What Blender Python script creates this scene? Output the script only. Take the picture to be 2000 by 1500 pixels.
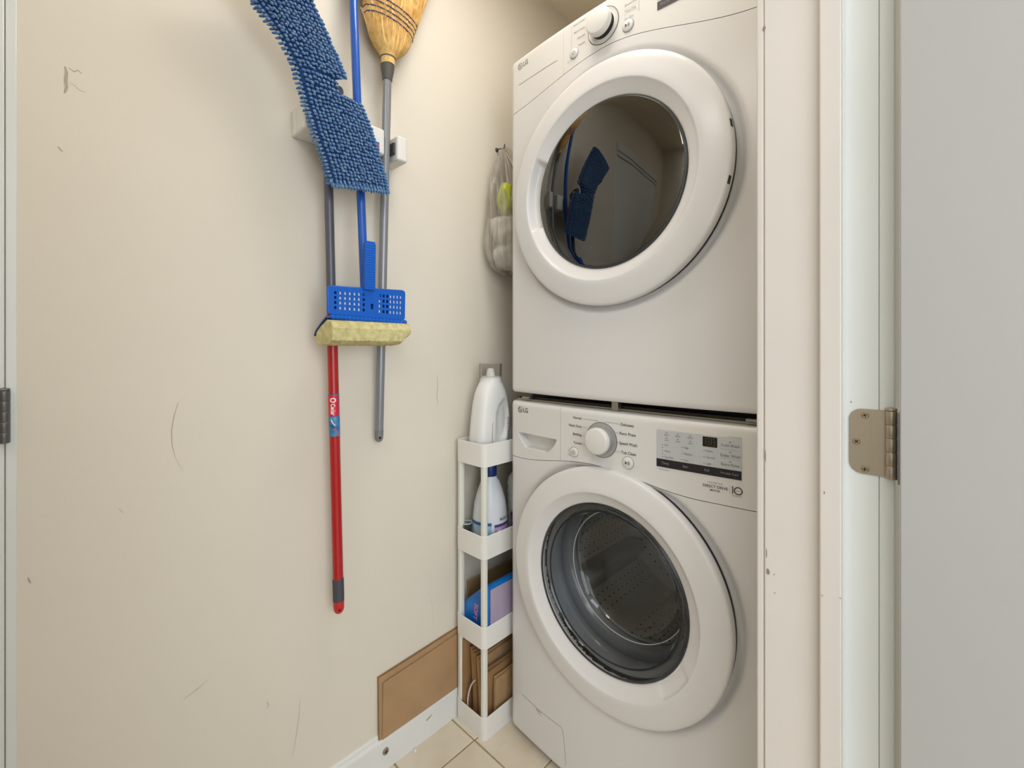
import bpy, bmesh, math, random
from mathutils import Vector, Matrix
R = math.radians
random.seed(7)
for o in list(bpy.data.objects): bpy.data.objects.remove(o, do_unlink=True)
scn = bpy.context.scene
COL = scn.collection

# ------------------------------------------------------------------ camera, light, exposure
CX, H, F = 1.074, 1.12, 870.0
SN, CS = 0.692, 0.722
cam_d = bpy.data.cameras.new('camera'); cam = bpy.data.objects.new('camera', cam_d); COL.objects.link(cam)
cam.location = (CX, 0, H)
cam.rotation_euler = (R(90), 0, math.atan2(SN, CS))
cam_d.sensor_width = 36; cam_d.lens = F / 2000 * 36
cam_d.shift_y = -70 / 2000.0
cam_d.clip_start = 0.02
scn.camera = cam
w = bpy.data.worlds.new('world'); scn.world = w; w.use_nodes = True
w.node_tree.nodes['Background'].inputs[0].default_value = (0.80, 0.88, 1.0, 1)
w.node_tree.nodes['Background'].inputs[1].default_value = 0.25
def area(name, loc, rot, sx, sy, power, col):
    d = bpy.data.lights.new(name, 'AREA'); d.shape = 'RECTANGLE'; d.size = sx; d.size_y = sy
    d.energy = power; d.color = col
    o = bpy.data.objects.new(name, d); o.location = loc; o.rotation_euler = rot; COL.objects.link(o); return o
area('hall_daylight', (2.85, -0.35, 1.35), (0, R(90), 0), 1.8, 1.9, 38, (0.84, 0.95, 1.09))
area('hall_front_fill', (2.0, -1.9, 1.35), (R(90), 0, R(25)), 1.5, 1.6, 15, (0.84, 0.94, 1.06))  # added fill aimed through the doorway at the machine fronts; no window here
area('hall_ceiling_fill', (1.95, -0.6, 2.40), (0, 0, 0), 0.8, 0.8, 14, (0.88, 0.95, 1.06))  # added overhead fill for the unseen hall, no fixture
area('closet_ceiling_lamp', (0.50, 0.66, 2.41), (0, 0, 0), 0.36, 0.36, 6.0, (1.0, 0.95, 0.88))
area('closet_front_fill', (0.74, -0.60, 2.41), (0, 0, 0), 0.25, 0.4, 4.2, (1.0, 0.98, 0.96))  # added fill to brighten the machine fronts and lower left wall
scn.view_settings.view_transform = 'Standard'
scn.view_settings.look = 'None'
scn.view_settings.gamma = 1
scn.view_settings.exposure = -0.05
scn.view_settings.use_curve_mapping = False

# ------------------------------------------------------------------ helpers
def P(px, py, x=None, y=None, z=None):
    a = (px - 1000) / F; d = (-SN + a * CS, CS + a * SN, (680 - py) / F)
    t = (x - CX) / d[0] if x is not None else (y / d[1] if y is not None else (z - H) / d[2])
    return Vector((CX + t * d[0], t * d[1], H + t * d[2]))
def lin(h):
    h = h.lstrip('#'); c = [int(h[i:i + 2], 16) / 255 for i in (0, 2, 4)]
    return tuple((v / 12.92 if v <= 0.04045 else ((v + 0.055) / 1.055) ** 2.4) for v in c) + (1,)
MATS = {}
def mat(name, hexc, rough=0.5, metal=0.0, ior=1.45, noise=0.0, nscale=30, bump=0.0, bscale=200, stretch=None, alpha=1, coat=0, sheen=0, hex2=None, trans=0):
    if name in MATS: return MATS[name]
    m = bpy.data.materials.new(name); m.use_nodes = True; nt = m.node_tree; b = nt.nodes['Principled BSDF']
    b.inputs['Base Color'].default_value = lin(hexc); b.inputs['Roughness'].default_value = rough
    b.inputs['Metallic'].default_value = metal; b.inputs['IOR'].default_value = ior
    b.inputs['Alpha'].default_value = alpha; b.inputs['Coat Weight'].default_value = coat
    b.inputs['Sheen Weight'].default_value = sheen; b.inputs['Transmission Weight'].default_value = trans
    tc = nt.nodes.new('ShaderNodeTexCoord'); mp = nt.nodes.new('ShaderNodeMapping')
    nt.links.new(tc.outputs['Object'], mp.inputs[0])
    if stretch: mp.inputs['Scale'].default_value = stretch
    n = nt.nodes.new('ShaderNodeTexNoise'); n.inputs['Scale'].default_value = nscale; n.inputs['Detail'].default_value = 5
    nt.links.new(mp.outputs[0], n.inputs[0])
    if noise > 0 or hex2:
        mx = nt.nodes.new('ShaderNodeMix'); mx.data_type = 'RGBA'
        c = lin(hexc); c2 = lin(hex2) if hex2 else tuple(v * (1 - noise) for v in c[:3]) + (1,)
        mx.inputs[6].default_value = c; mx.inputs[7].default_value = c2
        rp = nt.nodes.new('ShaderNodeValToRGB'); rp.color_ramp.elements[0].position = 0.38; rp.color_ramp.elements[1].position = 0.66
        nt.links.new(n.outputs[0], rp.inputs[0]); nt.links.new(rp.outputs[0], mx.inputs[0]); nt.links.new(mx.outputs[2], b.inputs['Base Color'])
    if bump > 0:
        n2 = nt.nodes.new('ShaderNodeTexNoise'); n2.inputs['Scale'].default_value = bscale; n2.inputs['Detail'].default_value = 3
        nt.links.new(mp.outputs[0], n2.inputs[0])
        bp = nt.nodes.new('ShaderNodeBump'); bp.inputs['Strength'].default_value = bump; bp.inputs['Distance'].default_value = 0.002
        nt.links.new(n2.outputs[0], bp.inputs['Height']); nt.links.new(bp.outputs[0], b.inputs['Normal'])
    MATS[name] = m; return m
def glassmat(name, tint, ior, rough=0.01, maxref=1.0):
    m = bpy.data.materials.new(name); m.use_nodes = True; nt = m.node_tree
    for n in list(nt.nodes):
        if n.type == 'BSDF_PRINCIPLED': nt.nodes.remove(n)
    out = [n for n in nt.nodes if n.type == 'OUTPUT_MATERIAL'][0]
    t = nt.nodes.new('ShaderNodeBsdfTransparent'); t.inputs[0].default_value = tint + (1,)
    g = nt.nodes.new('ShaderNodeBsdfAnisotropic') if False else nt.nodes.new('ShaderNodeBsdfGlossy')
    g.inputs['Color'].default_value = (maxref, maxref, maxref, 1); g.inputs['Roughness'].default_value = rough
    f = nt.nodes.new('ShaderNodeFresnel'); f.inputs[0].default_value = ior
    mx = nt.nodes.new('ShaderNodeMixShader')
    nt.links.new(f.outputs[0], mx.inputs[0]); nt.links.new(t.outputs[0], mx.inputs[1]); nt.links.new(g.outputs[0], mx.inputs[2])
    nt.links.new(mx.outputs[0], out.inputs[0]); MATS[name] = m; return m

def tag(o, label=None, cat=None, group=None, kind=None):
    if label: o['label'] = label
    if cat: o['category'] = cat
    if group: o['group'] = group
    if kind: o['kind'] = kind
    return o
def thing(name, label, cat, loc=(0, 0, 0), group=None):
    o = bpy.data.objects.new(name, None); COL.objects.link(o); o.location = loc; o.empty_display_size = 0.05
    return tag(o, label, cat, group)
def wloc(o):
    v = Vector((0, 0, 0))
    while o is not None: v += Vector(o.location); o = o.parent
    return v
class MB:
    def __init__(s): s.v = []; s.f = []
    def add(s, vs, fs):
        k = len(s.v); s.v += [tuple(v) for v in vs]; s.f += [tuple(i + k for i in f) for f in fs]; return s
    def box(s, x0, x1, y0, y1, z0, z1):
        v = [(x, y, z) for z in (z0, z1) for y in (y0, y1) for x in (x0, x1)]
        return s.add(v, [(0, 2, 3, 1), (4, 5, 7, 6), (0, 1, 5, 4), (2, 6, 7, 3), (0, 4, 6, 2), (1, 3, 7, 5)])
    def tube(s, pts, rad, n=16, cap=True, flat=None):
        pts = [Vector(p) for p in pts]
        rs = rad if isinstance(rad, (list, tuple)) else [rad] * len(pts)
        vs = []; prev = None
        for i, p in enumerate(pts):
            t = (pts[min(i + 1, len(pts) - 1)] - pts[max(i - 1, 0)]).normalized()
            if prev is None:
                a = Vector((1, 0, 0)) if abs(t.x) < 0.8 else Vector((0, 1, 0))
                u = (a - t * a.dot(t)).normalized()
            else: u = (prev - t * prev.dot(t)).normalized()
            prev = u; w_ = t.cross(u)
            for k in range(n):
                an = 2 * math.pi * k / n; r = rs[i]
                vs.append(p + u * r * math.cos(an) + w_ * r * math.sin(an) * (flat or 1))
        fs = []
        for i in range(len(pts) - 1):
            for k in range(n): fs.append((i * n + k, i * n + (k + 1) % n, (i + 1) * n + (k + 1) % n, (i + 1) * n + k))
        if cap: fs.append(tuple(range(n - 1, -1, -1))); fs.append(tuple((len(pts) - 1) * n + k for k in range(n)))
        return s.add(vs, fs)
    def lathe(s, prof, c, axis='z', n=48, sx=1, sy=1, cap0=False, cap1=False):
        # prof [(r, h)], axis 'z' up or 'y' (depth)
        vs = []
        for r, h in prof:
            for k in range(n):
                a = 2 * math.pi * k / n
                if axis == 'z': vs.append((c[0] + r * math.cos(a) * sx, c[1] + r * math.sin(a) * sy, c[2] + h))
                elif axis == 'y': vs.append((c[0] + r * math.cos(a), c[1] + h, c[2] + r * math.sin(a)))
                else: vs.append((c[0] + h, c[1] + r * math.cos(a), c[2] + r * math.sin(a)))
        fs = []
        for i in range(len(prof) - 1):
            for k in range(n): fs.append((i * n + k, i * n + (k + 1) % n, (i + 1) * n + (k + 1) % n, (i + 1) * n + k))
        if cap0: fs.append(tuple(range(n - 1, -1, -1)))
        if cap1: fs.append(tuple((len(prof) - 1) * n + k for k in range(n)))
        return s.add(vs, fs)
    def grid(s, fn, us, vs_):
        nu = len(us); nv = len(vs_)
        return s.add([fn(u, v) for v in vs_ for u in us], [(j * nu + i, j * nu + i + 1, (j + 1) * nu + i + 1, (j + 1) * nu + i) for j in range(nv - 1) for i in range(nu - 1)])
    def prism(s, poly, fn, d0, d1):
        n = len(poly)
        vs = [fn(a, b, d0) for a, b in poly] + [fn(a, b, d1) for a, b in poly]
        return s.add(vs, [tuple(range(n - 1, -1, -1)), tuple(range(n, 2 * n))] + [(i, (i + 1) % n, n + (i + 1) % n, n + i) for i in range(n)])
    def build(s, name, m, parent=None, smooth=None, bevel=0, seg=2, recalc=True, solid=0, subsurf=0, merge=False):
        off = wloc(parent) if parent is not None else Vector((0, 0, 0))
        me = bpy.data.meshes.new(name)
        me.from_pydata([tuple(Vector(v) - off) for v in s.v], [], s.f); me.update()
        if recalc or merge:
            bm = bmesh.new(); bm.from_mesh(me)
            if merge: bmesh.ops.remove_doubles(bm, verts=bm.verts, dist=1e-5)
            if recalc: bmesh.ops.recalc_face_normals(bm, faces=bm.faces)
            bm.to_mesh(me); bm.free()
        me.materials.append(m)
        if smooth is not None:
            me.shade_smooth()
            if smooth < 180: me.set_sharp_from_angle(angle=R(smooth))
        o = bpy.data.objects.new(name, me); COL.objects.link(o)
        if parent is not None: o.parent = parent
        if solid:
            q = o.modifiers.new('solid', 'SOLIDIFY'); q.thickness = solid; q.offset = 0
        if subsurf:
            q = o.modifiers.new('sub', 'SUBSURF'); q.levels = subsurf; q.render_levels = subsurf
        if bevel:
            q = o.modifiers.new('bevel', 'BEVEL'); q.width = bevel; q.segments = seg; q.limit_method = 'ANGLE'; q.angle_limit = R(40)
            if smooth is None: me.shade_smooth(); me.set_sharp_from_angle(angle=R(50)); q.harden_normals = False
        return o
def arc(n, a0, a1): return [a0 + (a1 - a0) * i / (n - 1) for i in range(n)]
def lsp(a, b, n): return [a + (b - a) * i / (n - 1) for i in range(n)]
def sm(t): t = max(0, min(1, t)); return t * t * (3 - 2 * t)
def rrect(a0, a1, b0, b1, r, n=5):
    pts = []
    for cx_, cy_, s0 in ((a1 - r, b1 - r, 0), (a0 + r, b1 - r, 90), (a0 + r, b0 + r, 180), (a1 - r, b0 + r, 270)):
        for i in range(n):
            t = R(s0 + 90 * i / (n - 1)); pts.append((cx_ + r * math.cos(t), cy_ + r * math.sin(t)))
    return pts
def interp(tab, t):
    if t <= tab[0][0]: return tab[0][1:]
    for a, b in zip(tab, tab[1:]):
        if t <= b[0]:
            k = (t - a[0]) / (b[0] - a[0]); return tuple(a[i] + (b[i] - a[i]) * k for i in range(1, len(a)))
    return tab[-1][1:]
def text(mb, body, size, fn, align='LEFT', bold=0.0, sx=1.0):
    cu = bpy.data.curves.new('t', 'FONT'); cu.body = body; cu.size = size; cu.align_x = align; cu.offset = bold; cu.resolution_u = 3
    ob = bpy.data.objects.new('t', cu); COL.objects.link(ob)
    me = bpy.data.meshes.new_from_object(ob)
    mb.add([fn(v.co.x * sx, v.co.y) for v in me.vertices], [tuple(p.vertices) for p in me.polygons])
    bpy.data.objects.remove(ob, do_unlink=True); bpy.data.curves.remove(cu); bpy.data.meshes.remove(me)

# ------------------------------------------------------------------ materials
M_wall = mat('cream_wall_paint', 'e2dacb', 0.62, noise=0.03, nscale=2.5, bump=0.10, bscale=120)
M_ceil = mat('ceiling_paint', 'f0e3ca', 0.8, noise=0.03, nscale=3, bump=0.2, bscale=90)
M_base = mat('baseboard_paint', 'e4e4e0', 0.38, noise=0.03, nscale=6)
M_jamb = mat('jamb_gloss_paint', 'e2e5e2', 0.28, noise=0.03, nscale=4, bump=0.08, bscale=25)
M_jamb2 = mat('jamb_old_paint', 'd9d2ca', 0.42, noise=0.04, nscale=5, bump=0.12, bscale=30)
M_door = mat('shaded_door_paint', 'adaba8', 0.5, noise=0.02, nscale=3, bump=0.05, bscale=60)  # white door; its shade is put into this grey base colour
M_tile = mat('tile_glaze', 'ddd2bf', 0.3, noise=0.12, nscale=9, hex2='d2c4ad')
M_grout = mat('grout', 'a39472', 0.9, noise=0.2, nscale=60)
M_white = mat('appliance_enamel', 'dedcda', 0.25, ior=1.45)
M_whiteP = mat('appliance_plastic', 'dfddd9', 0.32)
M_grey = mat('grey_plastic', '9a9a9a', 0.35)
M_black = mat('black_rubber', '141414', 0.55)
M_print = mat('dark_print', '4a4a4c', 0.5)
M_lprint = mat('light_print', '8a8a8a', 0.5)
M_chrome = mat('chrome_plastic', 'c0c0c0', 0.12, metal=1)
M_steel = mat('drum_steel', 'cccac4', 0.28, metal=0.45, bump=0.1, bscale=12)
M_gask = mat('gasket_rubber', '86888c', 0.25, coat=0.4)
M_nickel = mat('satin_nickel', 'aca08e', 0.36, metal=0.6, bump=0.05, bscale=300, stretch=(1, 1, 0.05))
M_dknick = mat('dark_nickel', '77767a', 0.36, metal=0.85)
M_brass = mat('screw_brass', 'b8ab8d', 0.3, metal=0.9)
M_galv = mat('galvanised_steel', 'a29d92', 0.35, metal=0.9)
M_cart = mat('cart_plastic', 'e9e7e1', 0.35)
M_cartp = mat('cart_post_plastic', 'e4e4da', 0.3)
M_card = mat('cardboard', 'b08e68', 0.8, noise=0.1, nscale=14, bump=0.2, bscale=60)
M_cardd = mat('cardboard_inner', '98784f', 0.85, noise=0.15, nscale=20)
M_kraft = mat('kraft_paper', 'a27c52', 0.75, noise=0.12, nscale=18, bump=0.3, bscale=30)
M_kraft2 = mat('kraft_paper_light', 'b5946a', 0.75, noise=0.12, nscale=18, bump=0.3, bscale=30)
M_blue = mat('blue_plastic', '0a5cc0', 0.35)
M_bluep = mat('blue_painted_steel', '1c58b4', 0.25, coat=0.3)
M_cloth = mat('chenille_base', '143c6e', 0.95)
M_nub = mat('chenille_yarn', '225f9e', 0.85, sheen=0.5, hex2='6a96ba', nscale=170)
M_red = mat('red_painted_steel', 'b01c1f', 0.3, coat=0.3)
M_redp = mat('red_plastic', 'c82a2c', 0.35)
M_gry = mat('dark_grey_steel', '565660', 0.28, coat=0.2)
M_grip = mat('grey_grip', '45454d', 0.6)
M_sil = mat('silver_painted_steel', '8f9296', 0.3, metal=0.35)
M_sock = mat('socket_plastic', '56534f', 0.45)
M_straw = mat('broom_straw', 'e6c27e', 0.7, hex2='c79c55', nscale=90, stretch=(1, 1, 0.04), bump=0.5, bscale=260)
M_straw2 = mat('broom_straw_light', 'e8c682', 0.7, hex2='c99a50', nscale=60)
M_twine = mat('blue_twine', '3a3a68', 0.8)
M_spon = mat('sponge', 'd8cf98', 0.95, hex2='bfb27c', nscale=70, bump=1.0, bscale=320)
M_rack = mat('rack_plastic', 'e2e0da', 0.4)
M_jug = mat('jug_plastic', 'e6e6e3', 0.35)
M_bl = mat('bleach_plastic', 'd8dce2', 0.3)
M_cap = mat('navy_cap', '16306e', 0.35)
M_lblue = mat('label_blue', '8fb9e0', 0.4, noise=0.1, nscale=30, hex2='c3cdc9')
M_lband = mat('label_band', '2a5f96', 0.4)
M_lil = mat('label_lilac', 'b79cc8', 0.4)
M_lild = mat('label_purple', '4a4176', 0.4)
M_clear = glassmat('clear_plastic', (0.93, 0.93, 0.925), 1.14, 0.25)
M_glassD = glassmat('dryer_glass', (0.34, 0.30, 0.24), 2.1, 0.01, 0.92)
M_glassW = glassmat('washer_glass', (0.95, 0.96, 0.95), 1.45, 0.01)
M_blk = mat('display_black', '2c2b2f', 0.2)
M_dispd = mat('display_dryer_band', '575052', 0.25)
M_disp = mat('display_silver', 'c2c5c6', 0.25)
M_led = mat('led_window', '1d1c16', 0.15)
M_ledd = mat('led_segment', '4a4a3c', 0.4)
M_wb = mat('white_plastic_film', 'ece7dc', 0.4, bump=0.4, bscale=20)
M_lime = mat('lime_plastic', 'cbd53f', 0.45, bump=0.3, bscale=25)
M_boxb = mat('package_blue', '0c74c4', 0.3, hex2='0a5aa8', nscale=12)
M_boxl = mat('package_lilac', 'b9aabb', 0.3, hex2='a697b4', nscale=6)
M_boxd = mat('package_dark', '2b1a34', 0.35)
M_pink = mat('pink_print', 'e07aa0', 0.5)
M_rib = mat('paper_twine', 'e3c4c8', 0.7)
M_chip = mat('chipped_paint', '8a7f74', 0.8)
M_scuf = mat('scuff', 'b5a892', 0.8)
M_lightscuf = mat('light_scuff', 'cfc4ae', 0.8)
M_film = None

# ------------------------------------------------------------------ setting
def struct(o): o['kind'] = 'structure'; return o
YB = 1.80   # back wall
wl = struct(MB().box(-0.10, 0, -0.035, YB + 0.1, 0, 2.43).build('wall_left', M_wall))
struct(MB().box(-0.10, 0, -0.80, -0.035, 2.06, 2.43).build('wall_left', M_wall))
struct(MB().box(-0.10, 0, -1.00, -0.80, 0, 2.43).build('wall_left', M_wall))
struct(MB().box(-0.10, 0.8875, YB, YB + 0.1, 0, 2.43).build('wall_back', M_wall))
struct(MB().box(-0.10, 0.8875, -1.10, -1.00, 0, 2.43).build('wall_near', M_wall))
wf = struct(MB().box(0.8875, 1.0185, 0.752, YB + 0.1, 0, 2.43).build('wall_right', M_wall))
struct(MB().box(0.8875, 1.0185, -1.10, -0.10, 0, 2.43).build('wall_right', M_wall))
struct(MB().box(0.8875, 1.0185, -0.10, 0.752, 2.06, 2.43).build('wall_right', M_wall))
struct(MB().box(-0.10, 3.1, -2.4, YB + 0.1, 2.43, 2.50).build('ceiling', M_ceil))
struct(MB().box(1.0185, 3.0, 1.5, 1.6, 0, 2.43).build('wall_hall_end', M_wall))
struct(MB().box(3.0, 3.1, -2.4, 1.6, 0, 2.43).build('wall_hall_far', M_wall))
struct(MB().box(1.0185, 3.0, -2.4, -2.3, 0, 2.43).build('wall_hall_near', M_wall))
struct(MB().box(1.0, 1.0185, -2.3, -1.10, 0, 2.43).build('wall_hall_side', M_wall))
fl = struct(MB().box(-0.10, 3.1, -2.4, YB + 0.1, -0.06, -0.0015).build('floor', M_grout))
# tiles: pitch 0.1975 m
tb = MB().box(0.0025, 0.195, 0.0025, 0.195, -0.006, 0)
tile_mesh = None
p = 0.1975
cnt = 0
for i in range(-1, 9):
    for j in range(-9, 9):
        x0 = 0.1155 + i * p; y0 = 0.845 + (j - 4) * p
        a0, a1 = max(x0, 0.0), min(x0 + p, 3.0); b0, b1 = max(y0, -1.0), min(y0 + p, YB)
        if a1 - a0 < 0.02 or b1 - b0 < 0.02: continue
        if a0 > 1.7 or cnt >= 290: continue
        full = (a1 - a0 > p - 1e-6 and b1 - b0 > p - 1e-6)
        if full and tile_mesh:
            o = bpy.data.objects.new('tile', tile_mesh); COL.objects.link(o); o.parent = fl; o.location = (a0, b0, 0)
            q = o.modifiers.new('b', 'BEVEL'); q.width = 0.0012; q.segments = 1
        else:
            mb = MB().box(0.0022, a1 - a0 - 0.0022, 0.0022, b1 - b0 - 0.0022, -0.005, 0)
            o = mb.build('tile', M_tile, None, bevel=0.0012, seg=1); o.parent = fl; o.location = (a0, b0, 0)
            if full: tile_mesh = o.data
        cnt += 1

# baseboard on the left wall: flat board with a small bead on top
bb = struct(MB().prism([(0, 0), (0.014, 0), (0.014, 0.080), (0.0125, 0.084), (0.009, 0.086), (0.006, 0.0862), (0.006, 0.0925), (0.003, 0.0945), (0, 0.095)],
    lambda a, b, d: (a, d, b), -0.035, YB).build('baseboard_left', M_base))
sp = P(753, 1467, x=0.014)
sc = MB().lathe([(0.0001, 0.0035), (0.006, 0.0035), (0.0085, 0.0025), (0.0092, 0.0)], (sp.x, sp.y, sp.z), axis='x', n=24).build('screw', mat('wall_screw', '9a918a', 0.35, metal=0.6), bb, smooth=40)
cr = MB().box(sp.x + 0.0034, sp.x + 0.0042, sp.y - 0.0045, sp.y + 0.0045, sp.z - 0.0008, sp.z + 0.0008)
cr.box(sp.x + 0.0034, sp.x + 0.0042, sp.y - 0.0008, sp.y + 0.0008, sp.z - 0.0045, sp.z + 0.0045).build('screw_slot', M_black, sc)
# nail scar on the baseboard and a paint crumb on the floor
q0 = P(838, 1402, x=0.0142)
MB().prism([(q0.y + 0.011 * math.cos(t) * (1 + 0.2 * math.sin(3 * t)), q0.z + 0.003 * math.sin(t) + 0.003 * math.cos(t)) for t in arc(13, 0, 2 * math.pi)[:-1]],
    lambda a, b, d: (d, a, b), 0.014, 0.0144).build('scuff_mark', mat('scar', 'b9ab98', 0.8), bb)
cp = P(811, 1466, z=0.003)
tag(MB().lathe([(0.0001, 0), (0.0035, 0), (0.0045, 0.003), (0.003, 0.006), (0.0001, 0.007)], (cp.x, cp.y, 0.0), n=7, sx=1, sy=0.8).build('paint_crumb', M_jug, smooth=60),
    'tiny white paint crumb lying on the floor tile near the baseboard', 'debris')

# scuffs and hairline scratches on the left wall
def wallmark(pts, wdt, m):
    vs = [P(a, b, x=0.0) for a, b in pts]; mb = MB()
    n = len(vs); pv = []
    for i, v in enumerate(vs):
        t = (vs[min(i + 1, n - 1)] - vs[max(i - 1, 0)]).normalized(); s_ = Vector((0, -t.z, t.y))
        k = wdt * (0.3 + 0.7 * math.sin(math.pi * (i + 0.3) / (n - 0.4)))
        pv += [(0.0005, v.y + s_.y * k, v.z + s_.z * k), (0.0005, v.y - s_.y * k, v.z - s_.z * k)]
    mb.add(pv, [(2 * i, 2 * i + 1, 2 * i + 3, 2 * i + 2) for i in range(n - 1)]).build('scuff_mark', m, wl, recalc=False)
wallmark([(348, 786), (340, 812), (335, 842), (336, 868), (342, 892)], 0.0006, M_scuf)
wallmark([(342, 892), (349, 906), (358, 918)], 0.0004, M_lightscuf)
wallmark([(586, 1366), (584, 1400), (578, 1440), (571, 1478)], 0.0005, M_scuf)
wallmark([(406, 1327), (390, 1342), (372, 1356), (358, 1366)], 0.0008, M_lightscuf)
wallmark([(127, 130), (130, 142), (128, 158), (130, 170), (126, 182)], 0.0022, M_scuf)
wallmark([(134, 132), (144, 140), (152, 137), (160, 144)], 0.0007, M_scuf)
wallmark([(133, 160), (145, 166), (155, 176), (168, 180)], 0.0005, M_lightscuf)
wallmark([(854, 732), (855, 750), (853, 775), (856, 792)], 0.0018, M_lightscuf)
wallmark([(836, 1150), (844, 1180), (846, 1215)], 0.0005, M_lightscuf)
wallmark([(232, 992), (236, 998), (242, 1001)], 0.0009, M_lightscuf)
wallmark([(521, 1370), (524, 1376), (522, 1384)], 0.0008, M_scuf)
wallmark([(55, 1128), (57, 1134), (60, 1139)], 0.0012, M_scuf)
wallmark([(113, 286), (118, 292), (123, 296)], 0.0009, M_scuf)

# ---- door in the left wall (only its hinge side is in the picture)
struct(MB().box(-0.06, 0.001, -0.0462, -0.0335, 0, 2.07).box(-0.06, 0.004, -0.80, -0.788, 0, 2.07).box(-0.06, 0.004, -0.80, -0.0335, 2.05, 2.07).build('trim_1', M_jamb, bevel=0.0015))
struct(MB().box(0.0, 0.014, -0.79, -0.034, 2.07, 2.13).build('trim_2', M_jamb, bevel=0.003))
d2 = struct(MB().box(-0.036, 0.0, -0.785, -0.0468, 0.012, 2.045).build('door_2', M_jamb, bevel=0.002))
def hinge(parent, c, r, z0, z1, m, nk=5):
    h = (z1 - z0) / nk
    for k in range(nk):
        MB().lathe([(0.0001, 0.0), (r * 0.93, 0.0), (r, 0.0008), (r, h - 0.001), (r * 0.93, h - 0.0004), (0.0001, h - 0.0004)], (c[0], c[1], z0 + k * h), n=20).build('hinge_knuckle', m, parent, smooth=35)
    MB().lathe([(r * 0.8, 0), (r * 1.05, 0.001), (r * 0.9, 0.0035), (0.0001, 0.005)], (c[0], c[1], z1 - 0.0003), n=18).build('hinge_pin', m, parent, smooth=40)
hd = thing('door_hinge', 'dark grey steel hinge barrel on the white door strip at the far left edge', 'hinge', (0.004, -0.047, 0.97))
hinge(hd, (0.0075, -0.0475), 0.0072, 0.970, 1.053, M_dknick)
MB().box(0.0002, 0.0022, -0.062, -0.0475, 0.9705, 1.0525).build('hinge_leaf', M_dknick, hd)

# ---- doorway on the right: inner wall edge, jamb, stop, casing, open door, hinge
jm = struct(MB().box(0.8875, 1.0185, 0.733, 0.752, 0, 2.06).build('trim_3', M_jamb2, bevel=0.0018))
struct(MB().box(0.9825, 1.0187, 0.7322, 0.7331, 0, 2.06).build('trim_4', M_jamb))
st = struct(MB().box(0.957, 0.9823, 0.7215, 0.7332, 0, 2.05).build('trim_5', M_jamb2, bevel=0.0025, seg=3))
struct(MB().box(0.8765, 0.8874, 0.7345, 0.81, 0, 2.12).build('trim_6', M_jamb2, bevel=0.003, seg=3))
struct(MB().box(0.9823, 0.9835, 0.7222, 0.7330, 0, 2.05).build('trim_7', M_jamb))
struct(MB().box(1.0187, 1.0350, 0.7324, 0.80, 0, 2.12).build('trim_8', M_jamb, bevel=0.0022, seg=4))
struct(MB().box(1.0187, 1.0350, -0.17, -0.11, 0, 2.12).build('trim_9', M_jamb, bevel=0.004))
struct(MB().box(1.0187, 1.0350, -0.11, 0.7375, 2.055, 2.12).build('trim_10', M_jamb, bevel=0.004))
struct(MB().box(0.8875, 1.0185, -0.10, 0.733, 2.04, 2.06).build('trim_11', M_jamb2, bevel=0.002))
struct(MB().box(0.8875, 1.0185, -0.10, -0.083, 0, 2.04).build('trim_12', M_jamb2, bevel=0.002))
d1 = struct(MB().box(1.0405, 1.80, 0.697, 0.7325, 0.012, 2.035).build('door_1', M_door, bevel=0.0015))
hd = thing('door_hinge', 'satin nickel hinge with three screws on the white jamb at right', 'hinge', (1.01, 0.733, 0.958))
poly = []
r = 0.014; a0, a1, b0, b1 = 0.9885, 1.0262, 0.9575, 1.0415
poly = [(a1, b0), (a1, b1)] + [(a0 + r + r * math.cos(t), b1 - r + r * math.sin(t)) for t in arc(8, math.pi / 2, math.pi)] + [(a0 + r + r * math.cos(t), b0 + r + r * math.sin(t)) for t in arc(8, math.pi, 1.5 * math.pi)]
lf = MB().prism(poly, lambda a, b, d: (a, d, b), 0.7302, 0.7322).build('hinge_leaf', M_nickel, hd, bevel=0.0004, seg=1)
for (sx_, sz_, rot) in ((1.0050, 1.0335, 20), (0.9965, 0.9987, 50), (1.0050, 0.9640, 5)):
    s_ = MB().lathe([(0.0001, -0.0012), (0.0034, -0.0012), (0.0042, -0.0004), (0.0043, 0.0004)], (sx_, 0.7302, sz_), axis='y', n=20).build('screw', M_brass, lf, smooth=40)
    sl = MB()
    for a in (rot, rot + 90):
        c_, n_ = math.cos(R(a)), math.sin(R(a))
        sl.prism([(-0.0024, -0.0005), (0.0024, -0.0005), (0.0024, 0.0005), (-0.0024, 0.0005)], lambda u, v, d: (sx_ + u * c_ - v * n_, d, sz_ + u * n_ + v * c_), 0.7285, 0.7289)
    o = sl.build('screw_slot', M_black, hd)
hinge(hd, (1.0312, 0.7275), 0.0060, 0.9570, 1.0420, M_nickel)
MB().box(1.0385, 1.0403, 0.700, 0.728, 0.9575, 1.0415).build('hinge_leaf', M_dknick, hd)
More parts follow.
